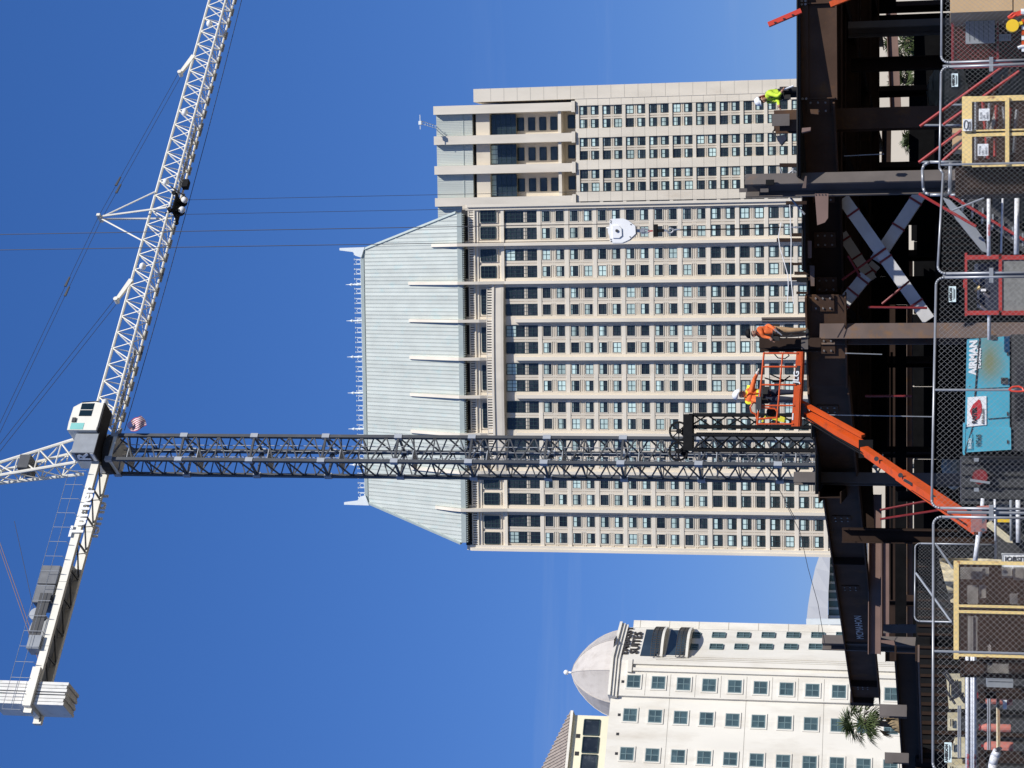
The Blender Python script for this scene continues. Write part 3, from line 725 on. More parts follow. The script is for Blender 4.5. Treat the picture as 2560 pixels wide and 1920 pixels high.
# ================================================================ tower crane
def tower_crane():
    Ny = 146.0; N = AY(1000, 1154, Ny); a = math.radians(34); s = 2.2
    e1, e2 = V((math.cos(a), math.sin(a), 0)), V((-math.sin(a), math.cos(a), 0))
    C = V((N.x, N.y, 0))+(e1+e2)*s/2; My = C.y
    zt = AY(292, 1145, My).z; h = 5.8
    T = thing('tower_crane', 'tall tower crane with grey lattice mast, white jib and counterweights', 'crane', C)
    cn = [C+(-e1-e2)*s/2, C+(e1-e2)*s/2, C+(e1+e2)*s/2, C+(-e1+e2)*s/2]
    k = 0; z1 = zt
    chord = MB(); lat = MB(); lad = MB()
    Z = lambda p, z: p+V((0,0,z))
    for q in cn: chord.bar(Z(q, -h+.25), Z(q, -.25), .26, .26, e1)
    for i in range(4):
        p, q = cn[i], cn[(i+1) % 4]; lat.bar(Z(p, 0), Z(q, 0), .16, .16); nb = 6; d = h/nb
        for b in range(nb):
            A_, B_ = (p, q) if b % 2 == 0 else (q, p)
            lat.bar(Z(A_, -d*b), Z(B_, -d*(b+1)), .095, .095)
            if b % 3 == 2: lat.bar(Z(p, -d*(b+1)), Z(q, -d*(b+1)), .08, .08)
    lat.bar(Z(cn[0], -1.2), Z(cn[2], -1.2), .09, .09); lat.bar(Z(cn[1], -1.2), Z(cn[3], -1.2), .09, .09)
    for dx in (-.2, .2): lad.bar(Z(C+e1*dx+e2*.5, -h), Z(C+e1*dx+e2*.5, 0), .05, .05)
    for r in range(19): lad.bar(Z(C-e1*.2+e2*.5, -h+.3*r), Z(C+e1*.2+e2*.5, -h+.3*r), .03, .03)
    lad.prism([Z(C-e1*.9-e2*.7, -1.25), Z(C+e1*.2-e2*.7, -1.25), Z(C+e1*.2+e2*.9, -1.25), Z(C-e1*.9+e2*.9, -1.25)], (0,0,.06))
    for q in (.5, -.3): lad.tube(Z(C+e1*.75+e2*q, -h), Z(C+e1*.75+e2*q, 0), .035, 5)
    cm, lm, dm = chord.mesh('mast_section', 'crane_grey'), lat.mesh('lattice', 'crane_grey'), lad.mesh('ladder', 'crane_plate')
    jms = [MB().bar(Z(q, -.3), Z(q, .3), .36, .36, e1).mesh('joint_sleeve', 'crane_plate') for q in cn]
    while z1 > 0:
        o = link('mast_section', cm, T, (0, 0, z1))
        for nm, me in [('lattice', lm), ('ladder', dm)]+[('joint_sleeve', q) for q in jms]:
            c = bpy.data.objects.new(nm, me); COL.objects.link(c); c.parent = o
        z1 -= h
    # slewing unit
    J = V((math.sin(math.radians(56)), math.cos(math.radians(56)), 0)); Pn = V((J.y, -J.x, 0)); Zu = V((0,0,1))
    zl = AY(268, 1145, My).z; ztop = AY(208, 1145, My).z
    C0 = V((C.x, C.y, 0))
    def K(t, p, z): return C0+J*t+Pn*p+Zu*z
    MB().lathe(Z(C0, zt+.05), [(1.55,0),(1.6,.5),(1.35,.55),(1.35,.8)], 24).obj('slewing_ring', 'dark_gap', T)
    mb = MB(); mb.bar(K(0,0,zt-.25), K(0,0,zt+.28), 2.5, 2.5, e1); mb.obj('ring_seat', 'crane_white', T)
    mb = MB(); mb.box(K(0,0,zt+1.15), (2.6,2.2,.6), (J, Pn, Zu)); mb.box(K(.2,0,zl+1.2), (2.0,1.7,2.2), (J, Pn, Zu)); mb.obj('turntable', 'crane_white', T)
    # jib
    H = ztop-zl; w = .82; bay = 1.62; nb = 40; t0 = 2.2
    for sct in range(8):
        ch = MB(); la = MB(); ta, tb = t0+sct*5*bay, t0+(sct+1)*5*bay
        for p, z, r in ((w, zl, .10), (-w, zl, .10), (0, ztop, .12)): ch.tube(K(ta+.02, p, z), K(tb-.02, p, z), r, 6)
        o = ch.obj('jib_section', 'crane_white', T)
        for b in range(5):
            x0, x1 = ta+b*bay, ta+(b+1)*bay; xm = (x0+x1)/2
            for p in (w, -w):
                la.tube(K(x0, p, zl), K(x0, 0, ztop), .05, 5); la.tube(K(x0, p, zl), K(x1, 0, ztop), .055, 5)
            la.tube(K(x0, w, zl), K(x0, -w, zl), .05, 5); la.tube(K(x0, w, zl), K(x1, -w, zl), .045, 5)
            la.tube(K(x0, -w, zl), K(x1, w, zl), .03, 4)
        la.obj('jib_lattice', 'crane_white', o)
        wk = MB(); wk.box(K((ta+tb)/2, -.25, zl+.12), (tb-ta-.05, .5, .04), (J, Pn, Zu)) if sct in (0, 3) else wk.bar(K(ta, -w-.12, zl+.1), K(tb, -w-.12, zl+.1), .08, .08)
        for b in range(6): wk.bar(K(ta+b*1.5, -w-.15, zl-.12), K(ta+b*1.5+.9, -w-.15, zl-.12), .10, .14)
        wk.obj('trolley_rail', 'crane_plate', o)
    # discs (floodlights) along the jib
    for sy in (1001, 660, 447, 275, 52):
        sx = 243+.2735*(1020-sy)+22; p = None
        best = min(range(0, 620), key=lambda i: abs((960-sy) - ((K(i*.1, w, zl+.9)-CAMP).dot(RT)*FPX/((K(i*.1, w, zl+.9)-CAMP).dot(FW)))))
        q = K(best*.1, w*.55, zl+1.15); MB().sphere(q, .34, 10, 6, (1, 1, .8)).obj('floodlight', 'white_paint', T, True)
    # king post, anchors, pendants
    def tof(sy, z, p=0): return min((i*.05 for i in range(-700, 1500)), key=lambda t: abs((960-sy)-((K(t, p, z)-CAMP).dot(RT)*FPX/((K(t, p, z)-CAMP).dot(FW)))))
    ap_t = tof(1196, ztop+7); apex = K(ap_t, 0, AY(-60, 1196, K(ap_t, 0, 0).y).z)
    kt = tof(542, ztop); kq = K(kt, 0, 0); ktop = K(kt, 0, AY(250, 542, kq.y).z)
    mb = MB()
    for p in (.75, -.75): mb.tube(K(kt+.4, p, zl+.3), ktop+Pn*p*.25, .09, 6); mb.tube(K(kt+2.6, p*.3, ztop) if p > 0 else K(kt-2.6, 0, ztop), ktop, .07, 6)
    mb.bar(ktop-Pn*.5, ktop+Pn*.5, .25, .3); mb.obj('king_post', 'crane_white', T)
    def anchor(t, lean=1):
        b = K(t, 0, ztop); e = K(t-2.1, 0, ztop+.85); mb = MB(); mb.taper(b, e, .30, .42, .22, .30); mb.tube(e-Pn*.3, e+Pn*.3, .2, 8); mb.obj('pendant_anchor', 'crane_white', T); return e
    an1 = anchor(tof(700, ztop)); an2 = anchor(tof(140, ztop))
    def rope(p, q, r=.026, m_='rope', nm='pendant_rope', sag=0.):
        mb = MB(); pts = []
        for i in range(9):
            t = i/8; x = V(p).lerp(V(q), t); x.z -= sag*4*t*(1-t); pts.append(x)
        return mb.path(pts, r, 5).obj(nm, m_, T)
    for d in (-.28, .28):
        rope(apex+Pn*d, an1+Pn*d, .022); rope(apex+Pn*d, ktop+Pn*d, .020); rope(ktop+Pn*d, an2+Pn*d, .020)
        for f, A_, B_ in ((.72, apex, ktop), (.22, ktop, an2)):
            q = (A_+Pn*d).lerp(B_+Pn*d, f+d*.04); dd = (B_-A_).normalized(); MB().taper(q-dd*.5, q+dd*.5, .10, .2, .10, .12).obj('rope_socket', 'crane_grey', T)
    # tower head
    hd = MB(); hl = MB(); base = [K(1.1, .9, zl+2.0), K(1.1, -.9, zl+2.0), K(-1.3, -.9, zl+2.0), K(-1.3, .9, zl+2.0)]
    tops = [apex+J*.45+Pn*.45, apex+J*.45-Pn*.45, apex-J*.45-Pn*.45, apex-J*.45+Pn*.45]
    for i in range(4):
        hd.tube(base[i], tops[i], .13, 6); j = (i+1) % 4
        for k in range(5):
            f0, f1 = k/5, (k+1)/5; hl.tube(base[i].lerp(tops[i], f0), base[j].lerp(tops[j], f1), .06, 5); hl.tube(base[i].lerp(tops[i], f1), base[j].lerp(tops[j], f1), .06, 5)
    o = hd.obj('tower_head', 'crane_white', T); hl.obj('lattice', 'crane_white', o)
    MB().box(K(ap_t*.5, 0, apex.z*.5+zl*.5+1.2), (1.2, 1.6, .9), (J, Pn, Zu)).obj('head_platform', 'crane_grey', T)
    # counter-jib: two box beams, lattice underneath, deck and rails
    zb = zl+.25; te = AZ(50, 1762, zb); te = (te-C0).dot(J); tw = .95
    for p in (tw, -tw):
        mb = MB(); n = 4; L0 = (te+1.2)/n
        for i in range(n): mb.bar(K(-1.2+L0*i-.03*(i > 0), p, zb), K(-1.2+L0*(i+1), p, zb), .34, .62, Zu)
        mb.obj('counter_jib_beam', 'crane_white', T)
    mb = MB(); nb = 9; st = (te+1.2)/nb
    for i in range(nb):
        t0_, t1_ = -1.2+st*i, -1.2+st*(i+1)
        mb.bar(K(t0_, tw, zb-.2), K(t0_, -tw, zb-.2), .12, .12); mb.bar(K(t0_, tw, zb-.2), K(t1_, -tw, zb-.2), .10, .10)
        mb.bar(K(t0_, -tw, zb-.2), K((t0_+t1_)/2, tw, zb-.2), .06, .06)
    mb.obj('counter_jib_lattice', 'crane_grey', T)
    mb = MB(); mb.box(K((te*.5)-4.2, 0, zb+.2), (abs(te)*.5, 1.55, .05), (J, Pn, Zu)); mb.obj('deck_plate', 'crane_plate', T)
    mb = MB(); n = 16
    for p in (tw+.65,):
        for i in range(n+1):
            t = -2.5+(te+2.5)*i/n; mb.tube(K(t, p, zb+.3), K(t, p, zb+1.75), .022, 4); mb.tube(K(t, p, zb+.3), K(t, p-.7, zb+.3), .022, 4)
        for z in (1.0, 1.75): mb.tube(K(-2.5, p, zb+z), K(te, p, zb+z), .022, 4)
    mb.obj('handrail', 'crane_plate', T)
    def tnear(sy): return tof(sy, zb+.8, tw)
    # winch, motor housings
    t1, t2 = tnear(1416), tnear(1462)
    for ta, tb in ((t1, t2), (t2-.1, tnear(1508))):
        mb = MB(); mb.taper(K(ta, .25, zb+1.25), K(tb, .25, zb+1.25), 1.7, 1.5, 1.7, 1.5, Zu); mb.box(K((ta+tb)/2, .25, zb+2.02), (abs(tb-ta)*.9, 1.4, .12), (J, Pn, Zu)); mb.obj('motor_housing', 'motor_grey', T)
    ta, tb = tnear(1490), tnear(1600)
    mb = MB(); mb.box(K((ta+tb)/2, 1.35, zb+.95), (abs(tb-ta), .08, .9), (J, Pn, Zu)); mb.obj('side_panel', 'char_grey', T)
    q = tnear(1533); MB().tube(K(q, .9, zb+1.6), K(q, -.4, zb+1.6), .5, 14).obj('winch_drum', 'crane_plate', T)
    q = tnear(1565); mb = MB(); mb.prism([K(q-.9, .5, zb+.4), K(q+1.0, .5, zb+.4), K(q+.5, .5, zb+1.9), K(q-.2, .5, zb+2.0)], -Pn*.9); mb.obj('winch_frame', 'crane_plate', T)
    q = tnear(1612); mb = MB(); mb.box(K(q, .9, zb+.8), (1.1, 1.1, 1.0), (J, Pn, Zu)); mb.obj('control_cabinet', 'mid_grey', T)
    for d in (-.3, .3):
        rope(apex+Pn*d, K(tnear(1655), d*2, zb+.3), .03, 'rope_red')
    rope(K(tnear(1290), 0, zb+6), K(tnear(1560), 0, zb+1.5), .022)
    # counterweights: slabs stood on edge across the counter-jib
    t_a, t_b = tof(1706, zb, tw), tof(1764, zb, tw); n = 7; d = (t_b-t_a)/n
    zlo = AY(160, 1735, K(t_b, tw, 0).y).z
    for i in range(n):
        t = t_a+d*(i+.5); gap = .04 if i != 3 else .16
        mb = MB(); hh = zb+2.9-zlo; mb.box(K(t, .1, zlo+hh/2+.08*(i % 2)), (abs(d)-gap, 2.15, hh), (J, Pn, Zu)); mb.obj('counterweight_slab', 'counterweight', T)
    for t, p in ((t_b+d*.6, tw+.35), (t_a-d*.5, tw+.35)):
        pass
    mb = MB(); mb.bar(K(t_a+1.0, tw+.42, zb), K(t_b-.25, tw+.42, zb), .3, .62, Zu); mb.bar(K(t_b-.15, tw+.4, zb), K(t_b-.15, -tw-.2, zb), .25, .5, Zu); mb.obj('end_frame', 'crane_white', T)
    # lettering boards
    for p, m_, rr in ((tw+.32, 'white_paint', J), (-tw-.32, 'white_paint', -J)):
        tA, tB = tof(1342, zb, p), tof(1228, zb, p); L1 = abs(tA-tB)
        o = text('sign_lettering', 'Turner', L1/2.62, K(tA if rr == J else tB, p, zb-.62), rr, Zu, m_, T, .04, .035)
    # cab and electrical box, below the jib root on the near side
    pc = w+1.25
    qt = lambda sy, z: tof(sy, z, pc)
    c0, c1 = qt(1088, zl-.5), qt(1022, zl-.5); zc = AY(258, 1055, K((c0+c1)/2, pc, 0).y).z; zc2 = AY(184, 1050, K((c0+c1)/2, pc, 0).y).z
    Hc = zc2-zc; Lc = c1-c0
    def cp(x, z): return K(c0+Lc*x, pc+.75, zc+Hc*z)
    cab = MB().prism([cp(0,0), cp(1.0,0), cp(1.06,.28), cp(1.02,.75), cp(.86,.98), cp(.3,1.0), cp(0,.98)], -Pn*1.5).obj('cab', 'crane_white', T)
    MB().prism([cp(.52,.30), cp(1.0,.30), cp(.99,.72), cp(.52,.72)][::1], Pn*.03).obj('cab_window', 'cab_glass', cab)
    MB().prism([cp(.735,.30), cp(.755,.30), cp(.755,.72), cp(.735,.72)], Pn*.05).obj('window_bar', 'crane_white', cab)
    MB().prism([cp(1.08,.2), cp(1.05,.74), cp(1.05,.74)-Pn*1.4, cp(1.08,.2)-Pn*1.4], J*.03).obj('cab_window', 'cab_glass', cab)
    MB().prism([cp(.02,.46), cp(.26,.46), cp(.26,.90), cp(.02,.90)], Pn*.02).obj('sticker', 'teal_sticker', cab)
    MB().box(cp(.36,.83)+Pn*.06, (.4,.12,.3), (J, Pn, Zu)).obj('vent_grille', 'char_grey', cab)
    MB().prism([cp(-.02,0), cp(1.02,0), cp(1.02,-.06), cp(-.02,-.06)], -Pn*1.6).obj('cab_floor', 'dark_gap', cab)
    b0, b1 = qt(1140, zl-.5), qt(1092, zl-.5); zb0, zb1 = zc-.15, AY(182, 1110, K(b0, pc, 0).y).z
    tm = (b0+b1)/2; L2 = abs(b1-b0)
    eb = MB().box(K(tm, pc-.2, (zb0+zb1)/2), (L2, 1.3, zb1-zb0), (J, Pn, Zu)).obj('electrical_box', 'mid_grey', T)
    MB().box(K(tm, pc-.2, zb0-.03), (L2+.1, 1.4, .06), (J, Pn, Zu)).obj('box_floor', 'dark_gap', eb)
    hs_ = (zb1-zb0)
    pe = K(tm-L2/2-.02, pc-.2, zb0)
    MB().box(pe+Zu*hs_*.55, (.03, 1.05, hs_*.62), (J, Pn, Zu)).obj('emblem_board', 'ink', eb)
    text('emblem_letter', 'R', hs_*.75, pe+Zu*hs_*.30-J*.03-Pn*.42, Pn, Zu, 'sign_white', eb, .01, .04, 1.15)
    MB().box(pe+Zu*hs_*.12, (.03, 1.1, hs_*.13), (J, Pn, Zu)).obj('emblem_strip', 'sign_white', eb)
    mb = MB()
    mb.bar(K(b1, pc+.85, zc-.1), K(c0+.2, pc+.85, zc-.1), .1, .1); mb.obj('catwalk', 'crane_grey', T)
    # trolley with pulleys and service basket
    tt = tof(520, zl, 0); mb = MB()
    mb.box(K(tt, 0, zl-.3), (2.0, 1.7, .08), (J, Pn, Zu))
    for dx in (-.9, .9):
        for p in (-.95, .95): mb.tube(K(tt+dx, p-.08, zl-.12), K(tt+dx, p+.08, zl-.12), .2, 10)
    for dx in (-.5, .5): mb.tube(K(tt+dx, -.1, zl-.75), K(tt+dx, .1, zl-.75), .35, 12); mb.bar(K(tt+dx, 0, zl-.35), K(tt+dx, 0, zl-.8), .1, .5)
    for q in ((-1.3, .9), (1.4, 1.2)): mb.bar(K(tt+q[0], q[1], zl+.2), K(tt+q[0]*.4, q[1]-.4, zl-1.2), .1, .1)
    mb.box(K(tt+1.5, 1.3, zl-1.2), (.8, .5, .5), (J, Pn, Zu)); tr = mb.obj('trolley', 'black_steel', T)
    for dx in (-.55, .55): MB().sphere(K(tt+dx, .4, zl-1.0), .3, 8, 6).obj('trolley_disc', 'white_paint', tr, True)
    for sy in (500, 536):
        t = tof(sy, zl-1, .2); p = K(t, .2, zl-.8); rope(p, V((p.x, p.y, 9)), .020, nm='hoist_rope')
    rope(K(3, -w-.3, zl-.35), K(64, -w-.3, zl-.35), .03, nm='trolley_rope', sag=.35)
    # flag on a short pole under the slewing unit
    f0 = AY(322, 1070, K(1.6, 2, 0).y); mb = MB(); n = 13
    dirv = (AY(357, 1060, f0.y)-AY(322, 1078, f0.y)); pole = MB().tube(K(1.1, .8, zt+.5), f0+V((0,0,.6)), .04, 6).obj('flag_pole', 'crane_plate', T)
    u = dirv.normalized(); wv = V((u.z, 0, -u.x)); Lf = dirv.length*1.15; Wf = Lf*.66
    for i in range(13):
        mb = MB(); vs = []
        for j in range(9):
            for e in (0, 1):
                x = j/8; y = (i+e)/13-.5; dy = .12*math.sin(x*7+y*3)
                vs.append(f0+u*Lf*x*(1-.15*abs(y))+wv*Wf*y*(.55+.5*math.sin(min(1,x*1.3)*math.pi*.8)) + V((0, dy, 0)))
        for j in range(8): mb.add([vs[2*j], vs[2*j+2], vs[2*j+3], vs[2*j+1]], [(0,1,2,3)])
        mb.obj('flag_stripe', 'flag_red' if i % 2 == 0 else 'flag_white', pole)
    mb = MB(); p = [f0+wv*Wf*(-.27), f0+wv*Wf*.03, f0+u*Lf*.3+wv*Wf*.04, f0+u*Lf*.3-wv*Wf*.42]; mb.prism([q-V((0,.15,0)) for q in p], (0,.02,0)); mb.obj('flag_canton', 'flag_blue', pole)
tower_crane()

# ================================================================ hook block of a second crane, whose jib is above the picture
def hook_block():
    Y = 66.0; P = lambda sx, sy: AY(sx, sy, Y)
    c = P(1556, 577); T = thing('hook_block', 'white twin-rope hook block hanging in front of the beige tower', 'hook block', c)
    out = [(1526, 551), (1531, 548), (1560, 547), (1572, 552), (1590, 566), (1591, 585), (1575, 600), (1557, 608), (1532, 608), (1527, 603), (1525, 590), (1521, 577), (1526, 565)]
    MB().prism([P(*q)-V((0,.16,0)) for q in out], (0,.32,0)).obj('cheek_plate', 'white_paint', T)
    MB().prism([P(*q)-V((0,.20,0)) for q in ((1533, 565), (1549, 565), (1556, 572), (1557, 590), (1550, 596), (1534, 596))], (0,.04,0)).obj('cover_plate', 'white_paint', T)
    MB().tube(P(1544.5, 578)-V((0,.24,0)), P(1544.5, 578)+V((0,.24,0)), .05, 12).obj('sheave_pin', 'char_grey', T)
    mb = MB()
    for q in ((1529, 553), (1529, 557.5), (1530, 604), (1529, 599), (1579, 562), (1577, 593)): mb.tube(P(*q)-V((0,.18,0)), P(*q), .02, 6)
    mb.obj('bolts', 'ink', T)
    mb = MB()
    for i in range(9):
        t0, t1 = math.pi*(.35+1.1*i/9), math.pi*(.35+1.1*(i+1)/9); cc = P(1520, 576)
        mb.tube(cc+V((math.cos(t0-math.pi/2)*.08, 0, -math.sin(t0-math.pi/2)*.08))*1.2, cc+V((math.cos(t1-math.pi/2)*.08, 0, -math.sin(t1-math.pi/2)*.08))*1.2, .03, 6)
    mb.obj('lifting_eye', 'white_paint', T)
    for sy in (560, 601.5):
        p = P(1524, sy); MB().tube(p, V((p.x, p.y, p.z+60)), .013, 5).obj('hoist_rope', 'rope', T)
    mb = MB(); mb.bar(P(1590, 577), P(1612, 577), .10, .10); mb.tube(P(1604, 571), P(1620, 574), .03, 6); mb.tube(P(1604, 583), P(1620, 581), .03, 6); mb.tube(P(1620, 574), P(1624, 578), .03, 6); mb.tube(P(1620, 581), P(1624, 578), .03, 6); mb.obj('shackle', 'galv', T)
    MB().bar(P(1620, 578), P(1632, 577), .05, .05).obj('shackle_link', 'red_paint', T)
    MB().bar(P(1639, 561), P(1639, 592), .14, .14).obj('hook_weight', 'black', T)
    MB().bar(P(1644, 577), P(1660, 576), .10, .10).obj('swivel', 'black', T)
    mb = MB(); pts = [(1660, 576), (1667, 576), (1671, 582), (1677, 583), (1683, 579), (1684, 574), (1678, 571), (1672, 574)]
    mb.path([P(*q) for q in pts], .035, 6); mb.obj('hook', 'galv', T)
    MB().path([P(1682, 577), P(1690, 574), P(1700, 574)], .03, 6).obj('master_link', 'galv', T)
    mb = MB(); mb.path([P(1692, 575), P(1760, 574), P(1860, 572), P(1960, 568)], .022, 5); mb.obj('sling', 'black', T)
    MB().path([P(1985, 568), P(1990, 566), P(1995, 568), P(1991, 570), P(1985, 568)], .02, 5).path([P(1960, 568), P(1985, 568)], .02, 5).path([P(1995, 568), P(2020, 566)], .02, 5).obj('sling_hook', 'galv', T)
hook_block()

# ================================================================ black lattice boom standing in front of the mast
def lattice_boom():
    Y = 118.0; P = lambda sx, sy, y=Y: AY(sx, sy, y)
    xr, xl = P(1800, 1040).x, P(1800, 1068).x
    T = thing('lattice_boom', 'black twin lattice crane boom with sheaves on its head, in front of the mast', 'crane boom', V(((xr+xl)/2, Y, 0)))
    zt = P(1722, 1060).z
    def tower(x0, x1, y0, y1, z1, nm):
        ch = MB(); la = MB(); c = [(x0, y0), (x1, y0), (x1, y1), (x0, y1)]
        for x, y in c: ch.tube((x, y, 0), (x, y, z1), .10, 6)
        o = ch.obj(nm, 'black_steel', T); z = z1; k = 0
        while z > 1:
            for i in range(4):
                (a, b), (d, e) = c[i], c[(i+1) % 4]
                if k % 2: (a, b), (d, e) = (d, e), (a, b)
                la.tube((a, b, z), (d, e, z-1.1), .045, 4)
            z -= 1.1; k += 1
        la.obj('lattice', 'black_steel', o)
    tower(P(1800, 1068).x, P(1800, 1038).x, Y, Y+2, zt, 'boom')
    tower(P(1800, 1124).x, P(1800, 1086).x, Y-1.5, Y+.6, P(1738, 1100).z, 'boom')
    MB().lohi((P(1800, 1126).x, Y-.3, zt-.25), (P(1800, 1036).x, Y+.6, zt+.3)).obj('boom_head', 'black_steel', T)
    for sx, sy in ((1697, 1078), (1696, 1128)):
        p = P(sx, sy); r = .54
        mb = MB()
        for i in range(16):
            t0, t1 = 2*math.pi*i/16, 2*math.pi*(i+1)/16
            mb.bar(p+V((r*math.cos(t0), 0, r*math.sin(t0))), p+V((r*math.cos(t1), 0, r*math.sin(t1))), .12, .09, V((0,1,0)))
            if i % 2 == 0: mb.bar(p, p+V((r*math.cos(t0), 0, r*math.sin(t0))), .06, .06)
        mb.tube(p-V((0,.15,0)), p+V((0,.15,0)), .16, 8); mb.obj('sheave', 'black_steel', T)
        MB().prism([p+V((-.2,.1,-.15)), p+V((.2,.1,-.15)), V((p.x+.55, p.y+.1, zt+.1)), V((p.x-.55, p.y+.1, zt+.1))], (0,.12,0)).obj('sheave_bracket', 'black_steel', T)
lattice_boom()
# ================================================================ steel frame under construction
ZT = 6.5
def steel_frame():
    T = thing('building_skeleton', 'dark rusty structural steel frame with girders, columns and X-bracing', 'steel building', (4, 60, 0))
    N = lambda sx, sy, z=ZT: AZ(sx, sy, z)
    def beam(nm, p0, p1, dep, wid, mt, tf=.04, tw=.03):
        d = V((0, 0, dep/2)); return MB().ibeam(V(p0)-d, V(p1)-d, dep, wid, tf, tw).obj(nm, mt, T)
    P0, P1, P2, P3 = N(1996, -80), N(1999, 252), N(2014, 470), N(2024, 722)
    Q3, Q4, P5 = N(2013, 738), N(2019, 962), N(2131, 1742)
    g = beam('girder', P0, P1, 1.02, .24, 'steel_brown', .05, .1)
    dr = (P1-P0).normalized(); nm_ = V((dr.y, -dr.x, 0)); nm_ = nm_ if nm_.y < 0 else -nm_
    # spandrel angle above, stiffeners and connection plates
    MB().bar(P0+nm_*.10-V((0,0,.15)), P1+nm_*.10-V((0,0,.15)), .06, .22).obj('edge_angle', 'steel_brown', g)
    for t in (.27, .985): q = P0.lerp(P1, t); MB().box(q+nm_*.10-V((0,0,.5)), (.03, .12, .92), (dr, nm_, V((0,0,1)))).obj('stiffener', 'steel_brown', g)
    for t in (.25, .275, .985): 
        for k in (0, 1): q = P0.lerp(P1, t)+nm_*.13-V((0,0,.09+.1*k)); MB().tube(q, q+nm_*.04, .035, 6).obj('bolt', 'bolt', g)
    beam('girder', P1, P2, .95, .3, 'steel_brown', .05); beam('girder', P2, P3, 1.0, .5, 'steel_dark', .05)
    beam('girder', Q3, Q4, 1.15, .5, 'steel_brown', .05)
    g5 = beam('girder', Q4, P5, 1.2, .6, 'steel_brown', .05)
    d5 = (P5-Q4).normalized(); n5 = V((-d5.y, d5.x, 0)); n5 = n5 if n5.x < 0 else -n5
    for t in (.45, .92): q = Q4.lerp(P5, t); MB().box(q+n5*.15-V((0,0,.60)), (.03, .28, 1.08), (d5, n5, V((0,0,1)))).obj('stiffener', 'steel_dark', g5)
    q = Q4.lerp(P5, .74)+n5*.03-V((0,0,.78)); q.x -= 0
    text('beam_stencil', 'MCMAHON', .40, q+n5*.012, -d5 if (-d5).x > 0 else d5, (0,0,1), 'brace_grey', g5, .001, .0, 1.4)
    # second line of girders behind the edge, and floor beams under the deck
    for i, Y in enumerate((61, 67, 73, 79, 85, 91, 97, 103)):
        x0 = -3.4 if Y > 62 else -1.5
        beam('floor_beam', (x0, Y, ZT-.07), (26, Y, ZT-.07), .62 if i % 2 else .78, .35, 'steel_brown')
    for X in (18, 12.4, 7.4, 2.4, -3.5):
        beam('floor_beam', (X, 58 if X > -3 else 62, ZT-.07), (X, 108, ZT-.07), .7, .35, 'steel_dark')
    Yl = 54.0
    strips = []
    while Yl < 108:
        x0 = 5.6 if Yl < 55.5 else 3.2 if Yl < 57.5 else .3 if Yl < 59.5 else -1.6 if Yl < 61.5 else -3.4
        sh = MB(); n = 2
        sh.lohi((x0, Yl, ZT+.0), (26, Yl+1.98, ZT+.03))
        for k in range(6): sh.lohi((x0, Yl+.08+k*.33, ZT-.065), (26, Yl+.20+k*.33, ZT-.0))
        sh.obj('deck_sheet', 'deck_metal', T); Yl += 2
    # back edge, lit beyond the deck
    beam('back_beam', (-15, 111, 4.6), (7, 111, 4.6), .34, .5, 'steel_rust')
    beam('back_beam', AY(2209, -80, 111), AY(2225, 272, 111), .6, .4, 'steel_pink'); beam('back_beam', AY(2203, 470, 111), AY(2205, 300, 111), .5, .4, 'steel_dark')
    beam('back_beam', (-15, 109.5, 5.7), (8, 109.5, 5.7), .6, .35, 'steel_dark')
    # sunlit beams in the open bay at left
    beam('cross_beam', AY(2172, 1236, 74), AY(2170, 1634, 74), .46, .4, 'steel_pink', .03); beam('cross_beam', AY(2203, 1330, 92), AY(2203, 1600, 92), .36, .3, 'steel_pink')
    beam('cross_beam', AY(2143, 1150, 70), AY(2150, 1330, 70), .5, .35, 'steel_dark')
    # lower girder at far left
    K0, K1 = AZ(2236, 1632, 4.0), AZ(2257, 1935, 4.0); beam('girder', K0, K1, .62, .45, 'steel_dark', .05)
    e = V((0,0,-.66)); MB().bar(K0+e, K1+e, .5, .05).obj('shelf_angle', 'steel_rust', T)
    # columns
    LN = V((.70, -.714, 0))
    def column(sy, Y, z1, wid, dep, mt, z0=0, up=LN, sx=2200):
        x = AY(sx, sy, Y).x; return MB().ibeam((x, Y, z0), (x, Y, z1), dep, wid, .045, .03, up).obj('column', mt, T)
    hz = lambda sx, Y: AY(sx, 900, Y).z
    column(72, 66, ZT-.8, .36, .4, 'steel_grey'); column(161, 68, ZT-.8, .42, .44, 'steel_dark', up=V((1,0,0)))
    cc = column(298, 58, hz(1937, 58), .6, .62, 'steel_brown', up=V((0,1,0)))
    cd = column(458, 54.6, hz(1864, 54.6), .44, .48, 'steel_grey')
    ce = column(835, 57.4, ZT-.4, .46, .5, 'steel_rust', up=V((.35,-.94,0))); column(861, 57.0, hz(1899, 57.0), .30, .34, 'steel_dark', z0=ZT-.45, up=V((.3,-.95,0))); column(798, 57.6, hz(1905, 57.6), .30, .12, 'steel_grey', z0=ZT-.45, up=V((1,.1,0)))
    column(1198, 63.8, hz(1985, 63.8), .34, .36, 'steel_grey', up=V((.3,-.95,0))); column(1339, 64, ZT-.7, .5, .45, 'steel_dark', up=V((1,0,0)))
    column(1240, 80, 4.4, .42, .4, 'steel_dark', up=V((1,0,0)))
    column(1610, 80.6, hz(2056, 80.6), .42, .46, 'steel_grey'); column(1777, 59, hz(2199, 59), .34, .36, 'steel_grey', up=V((.3,-.95,0)), z0=3.7); column(1894, 62.5, hz(2212, 62.5), .3, .34, 'steel_grey', up=V((.3,-.95,0)), z0=3.7)
    for sy, Y in ((20, 100), (230, 100), (420, 100), (640, 102), (905, 102), (1130, 102), (1500, 102)): column(sy, Y, 5.6 if sy > 450 else ZT-.7, .4, .42, 'steel_dark')
